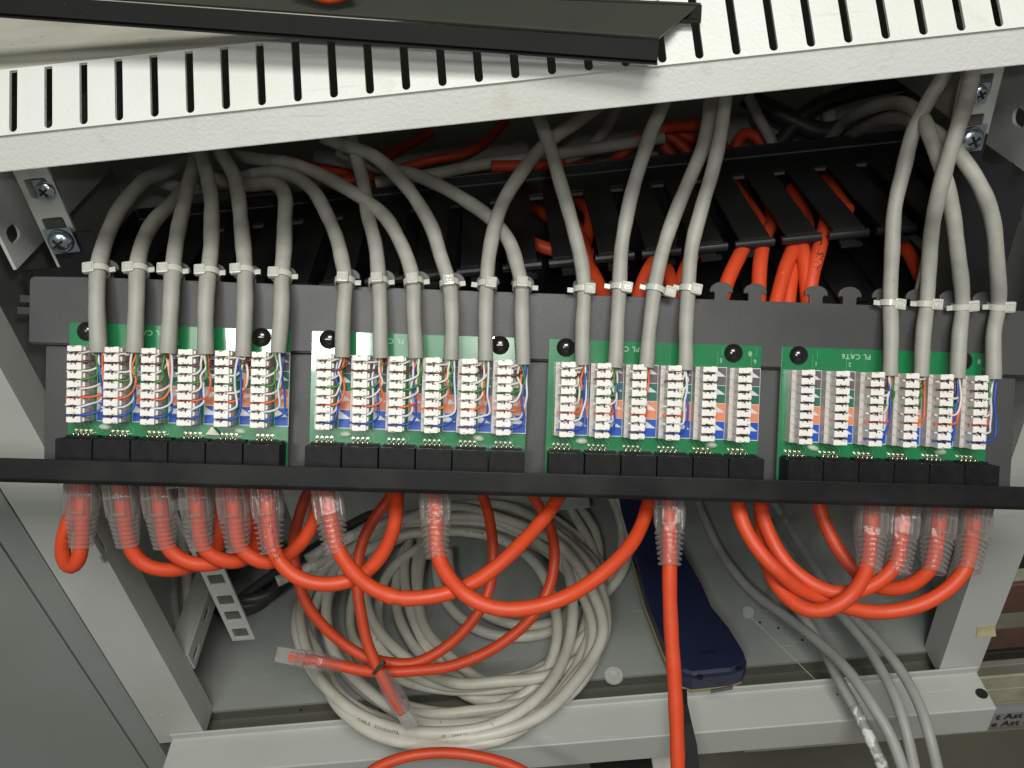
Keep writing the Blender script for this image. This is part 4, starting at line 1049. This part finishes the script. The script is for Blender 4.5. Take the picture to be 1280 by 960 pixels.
for i, (q, r, m_) in enumerate([([(205, 640), (215, 700), (218, 760), (226, 800)], 3.6, 'greydk'), ([(222, 640), (232, 700), (236, 770), (240, 810)], 3.6, 'coil'), ([(190, 640), (200, 700), (208, 740), (214, 790)], 3.2, 'greydk')]):
    cp = path([(q[0][0], q[0][1], 600)]+list(q[1:-1])+[(q[-1][0], q[-1][1], 590)]); b = MB(); b.tube(cp, r, 12)
    tag(b.build('network_cable', M[m_], origin=cp[0]), ['dim grey cable hanging behind the left post, middle of three', 'paler cable hanging behind the left post, nearest the bracket', 'dim grey cable hanging behind the left post, nearest the post'][i], 'cable', 'cables hanging behind the left post')
bc = []
for k in range(20):
    a = k*.75; bc.append(FP(290+48*math.cos(a)+k, 730+38*math.sin(a)-k, 5+k*.8))
s_ = spline(bc+[FP(400, 680, 20), FP(440, 655, 20), FP(470, 640, 20)], 4)
b = MB(); b.tube(s_, 4, 10); tag(b.build('coiled_cable', M['blackcab'], origin=s_[0]), 'coiled black cable lying on the dark floor behind the square-hole rail', 'cable')

# ============================================================ NAVY TESTER
outl = [(768, 590), (776, 632), (790, 680), (806, 738), (828, 794), (842, 826), (851, 838), (866, 843), (915, 838), (930, 832), (934, 822), (930, 810), (913, 782), (890, 754), (877, 724), (857, 690), (842, 655), (832, 590)]
HT = 24
pl_ = [CB.loc(CB.onb(x, y, HT)) for x, y in outl]
ts = thing('handheld_tester', CB.onb(860, 800, 0), 'dark navy blue handheld cable tester lying on its face on the cabinet floor', 'tester')
TF = Frame(CB.pt(0, 0, 0), CB.X, -CB.N)       # z axis = X x (-N) = U
me = plate_mesh('case', [(p_.x, -p_.z) for p_ in pl_], [], HT-6, [M['navy']], 3.2)
for p_ in me.polygons: p_.use_smooth = False
cs = inst(me, 'case', ts, mmM(TF.M @ Matrix.Translation(V(0, 0, HT/2+1.5))))
me = plate_mesh('case_seam', [(lerp(p_.x, 90, -.012), lerp(-p_.z, 90, -.005)) for p_ in pl_], [], 3, [M['yellowed']], .3)
inst(me, 'case_seam', ts, mmM(TF.M @ Matrix.Translation(V(-.8, 0, HT*.25))))
for px, py, r in ((875, 846, 2.0), (924, 835, 2.0)):
    disc(CB, CB.onb(px, py, HT+.1)-CB.U*.6, r, .9, M['navydk'], 'screw_hole', ts, inner=r*.6)
for q in (((876, 818), (895, 815), (895, 812), (876, 815)), ):
    b = MB(); b.prism([CB.onb(x, y, HT) for x, y in q], CB.U*.4); b.build('finger_notch', M['navydk'], ts)
b = MB(); b.prism([CB.onc(x, y, CB.loc(CB.onb(895, 862, HT)).z+2.2) for x, y in ((888, 866), (916, 861), (916, 857), (888, 862))], CB.N*.5); b.build('port_slot', M['steel'], ts)

# strap
b = MB()
pw = [P(853, 862, 512), P(855, 880, 500), P(858, 905, 490), P(863, 930, 484), P(868, 985, 480)]
hw = [2.8, 2.2, 3.4, 3.8, 4.4]
for A, B, h1, h2 in zip(pw, pw[1:], hw, hw[1:]):
    b.prism([A-V(h1, 0, 0), A+V(h1, 0, 0), B+V(h2, 0, 0), B-V(h2, 0, 0)], V(0, 1.2, 0))
tag(b.build('wrist_strap', M['strap'], origin=pw[0]), 'black woven wrist strap hanging over the bottom rail behind the straight orange cord', 'strap')

# ============================================================ PLASTIC BAG
bg_ = MB(); nx, ny = 16, 14; rg = random.Random(9); vs = []
for j in range(ny+1):
    for i in range(nx+1):
        px_ = lerp(952, 1052, i/nx)+8*math.sin(j*.7)+rg.uniform(-2, 2); py_ = lerp(606, 760, j/ny)+6*math.sin(i*.8)+rg.uniform(-2, 2)
        edge = min(i, nx-i, j, ny-j)
        vs.append(CB.onb(px_, py_, 3+min(edge, 4)*3.0+rg.uniform(-3, 3) + 3*math.sin(i*1.3+j*.9)))
bg_.add(vs, [(j*(nx+1)+i, j*(nx+1)+i+1, (j+1)*(nx+1)+i+1, (j+1)*(nx+1)+i) for j in range(ny) for i in range(nx)], 0, True)
tag(bg_.build('plastic_bag', M['bag'], origin=vs[0]), 'crumpled clear plastic bag behind the orange loops at lower right', 'plastic bag')

# ============================================================ STACK outside the cabinet, lower right
ST = Frame(P(1250, 800, 640), CB.X, CB.U)
bands = [(660, 716, 'b_black', 'black flat box at the top of the stack right of the cabinet'), (716, 733, 'b_cream', 'upper cream slab in the stack right of the cabinet'),
 (733, 768, 'b_brown', 'upper dull brown slab in the stack right of the cabinet'), (768, 790, 'b_grey', 'grey-beige slab between the two brown ones outside the cabinet'),
 (790, 816, 'b_brown', 'lower dull brown slab in the stack right of the cabinet'), (816, 826, 'b_black', 'thin black slab under the lower brown one outside the cabinet'),
 (826, 838, 'b_grey', 'grey slab below the thin black one outside the cabinet'), (841, 857, 'b_cream', 'cream slab beside the corner of the bottom rail'),
 (857, 874, 'b_cream', 'mottled cream slab just above the pale strip with the label'), (875, 884, 'b_cream', 'thin pale strip directly above the printed grey label')]
rg = random.Random(4)
for y0, y1, m_, lab in bands:
    t0 = ST.loc(ST.onc(1262, y0, 0)).y; t1 = ST.loc(ST.onc(1262, y1, 0)).y
    off = rg.uniform(-4, 4)
    b = MB(); b.box(ST, -48+off*0, 330+off*3, t1+.4, t0-.4, -170, off)
    tag(b.build('flat_box', M[m_], bevel=.8), lab, 'box', 'boxes stacked outside the cabinet')
t0 = ST.loc(ST.onc(1262, 885, 0)).y; t1 = ST.loc(ST.onc(1262, 902, 0)).y
b = MB(); b.box(ST, -60, 330, t1, t0-.3, -170, 4)
lb = b.build('labelled_strip', M['b_label']); tag(lb, 'grey label strip with black lettering at the bottom of the stack', 'label')
me = text_mesh('t Ast t\ne Ast e', 10.5, .05, .3); me.materials.clear(); me.materials.append(M['ink'])
inst(me, 'lettering', lb, mmM(ST.M @ Matrix.Translation(V(34, (t0+t1)/2-.2, 4.5))))
b = MB(); tb = ST.loc(ST.onc(1262, 903, 0)).y
b.box(ST, -420, 330, tb-150, tb-1, -170, 6)
o = b.build('shelf_board', M['wallbg'], bevel=.8); tag(o, 'drab olive-beige board under the label strip below the cabinet', 'board')
b = MB(); b.box(ST, -190, -30, tb+.2, tb+2.4, -40, 8)
tag(b.build('wood_batten', M['b_cream'], bevel=.5), 'thin wooden batten just below the bottom rail at the right', 'batten')
b = MB(); q = P(790, 960, 620); fq = Frame(q, CB.X, CB.U); b.box(fq, -30, 18, -40, 6, -30, 8); tag(b.build('black_box', M['b_black'], bevel=1), 'black box corner under the bottom rail near the straight orange cord', 'box')
b = MB(); q = P(832, 960, 616); fq = Frame(q, CB.X, CB.U); b.box(fq, -10, 16, -40, 10, -30, 10); tag(b.build('white_box', M['idc'], bevel=1), 'white block under the bottom rail beside the straight orange cord', 'box')
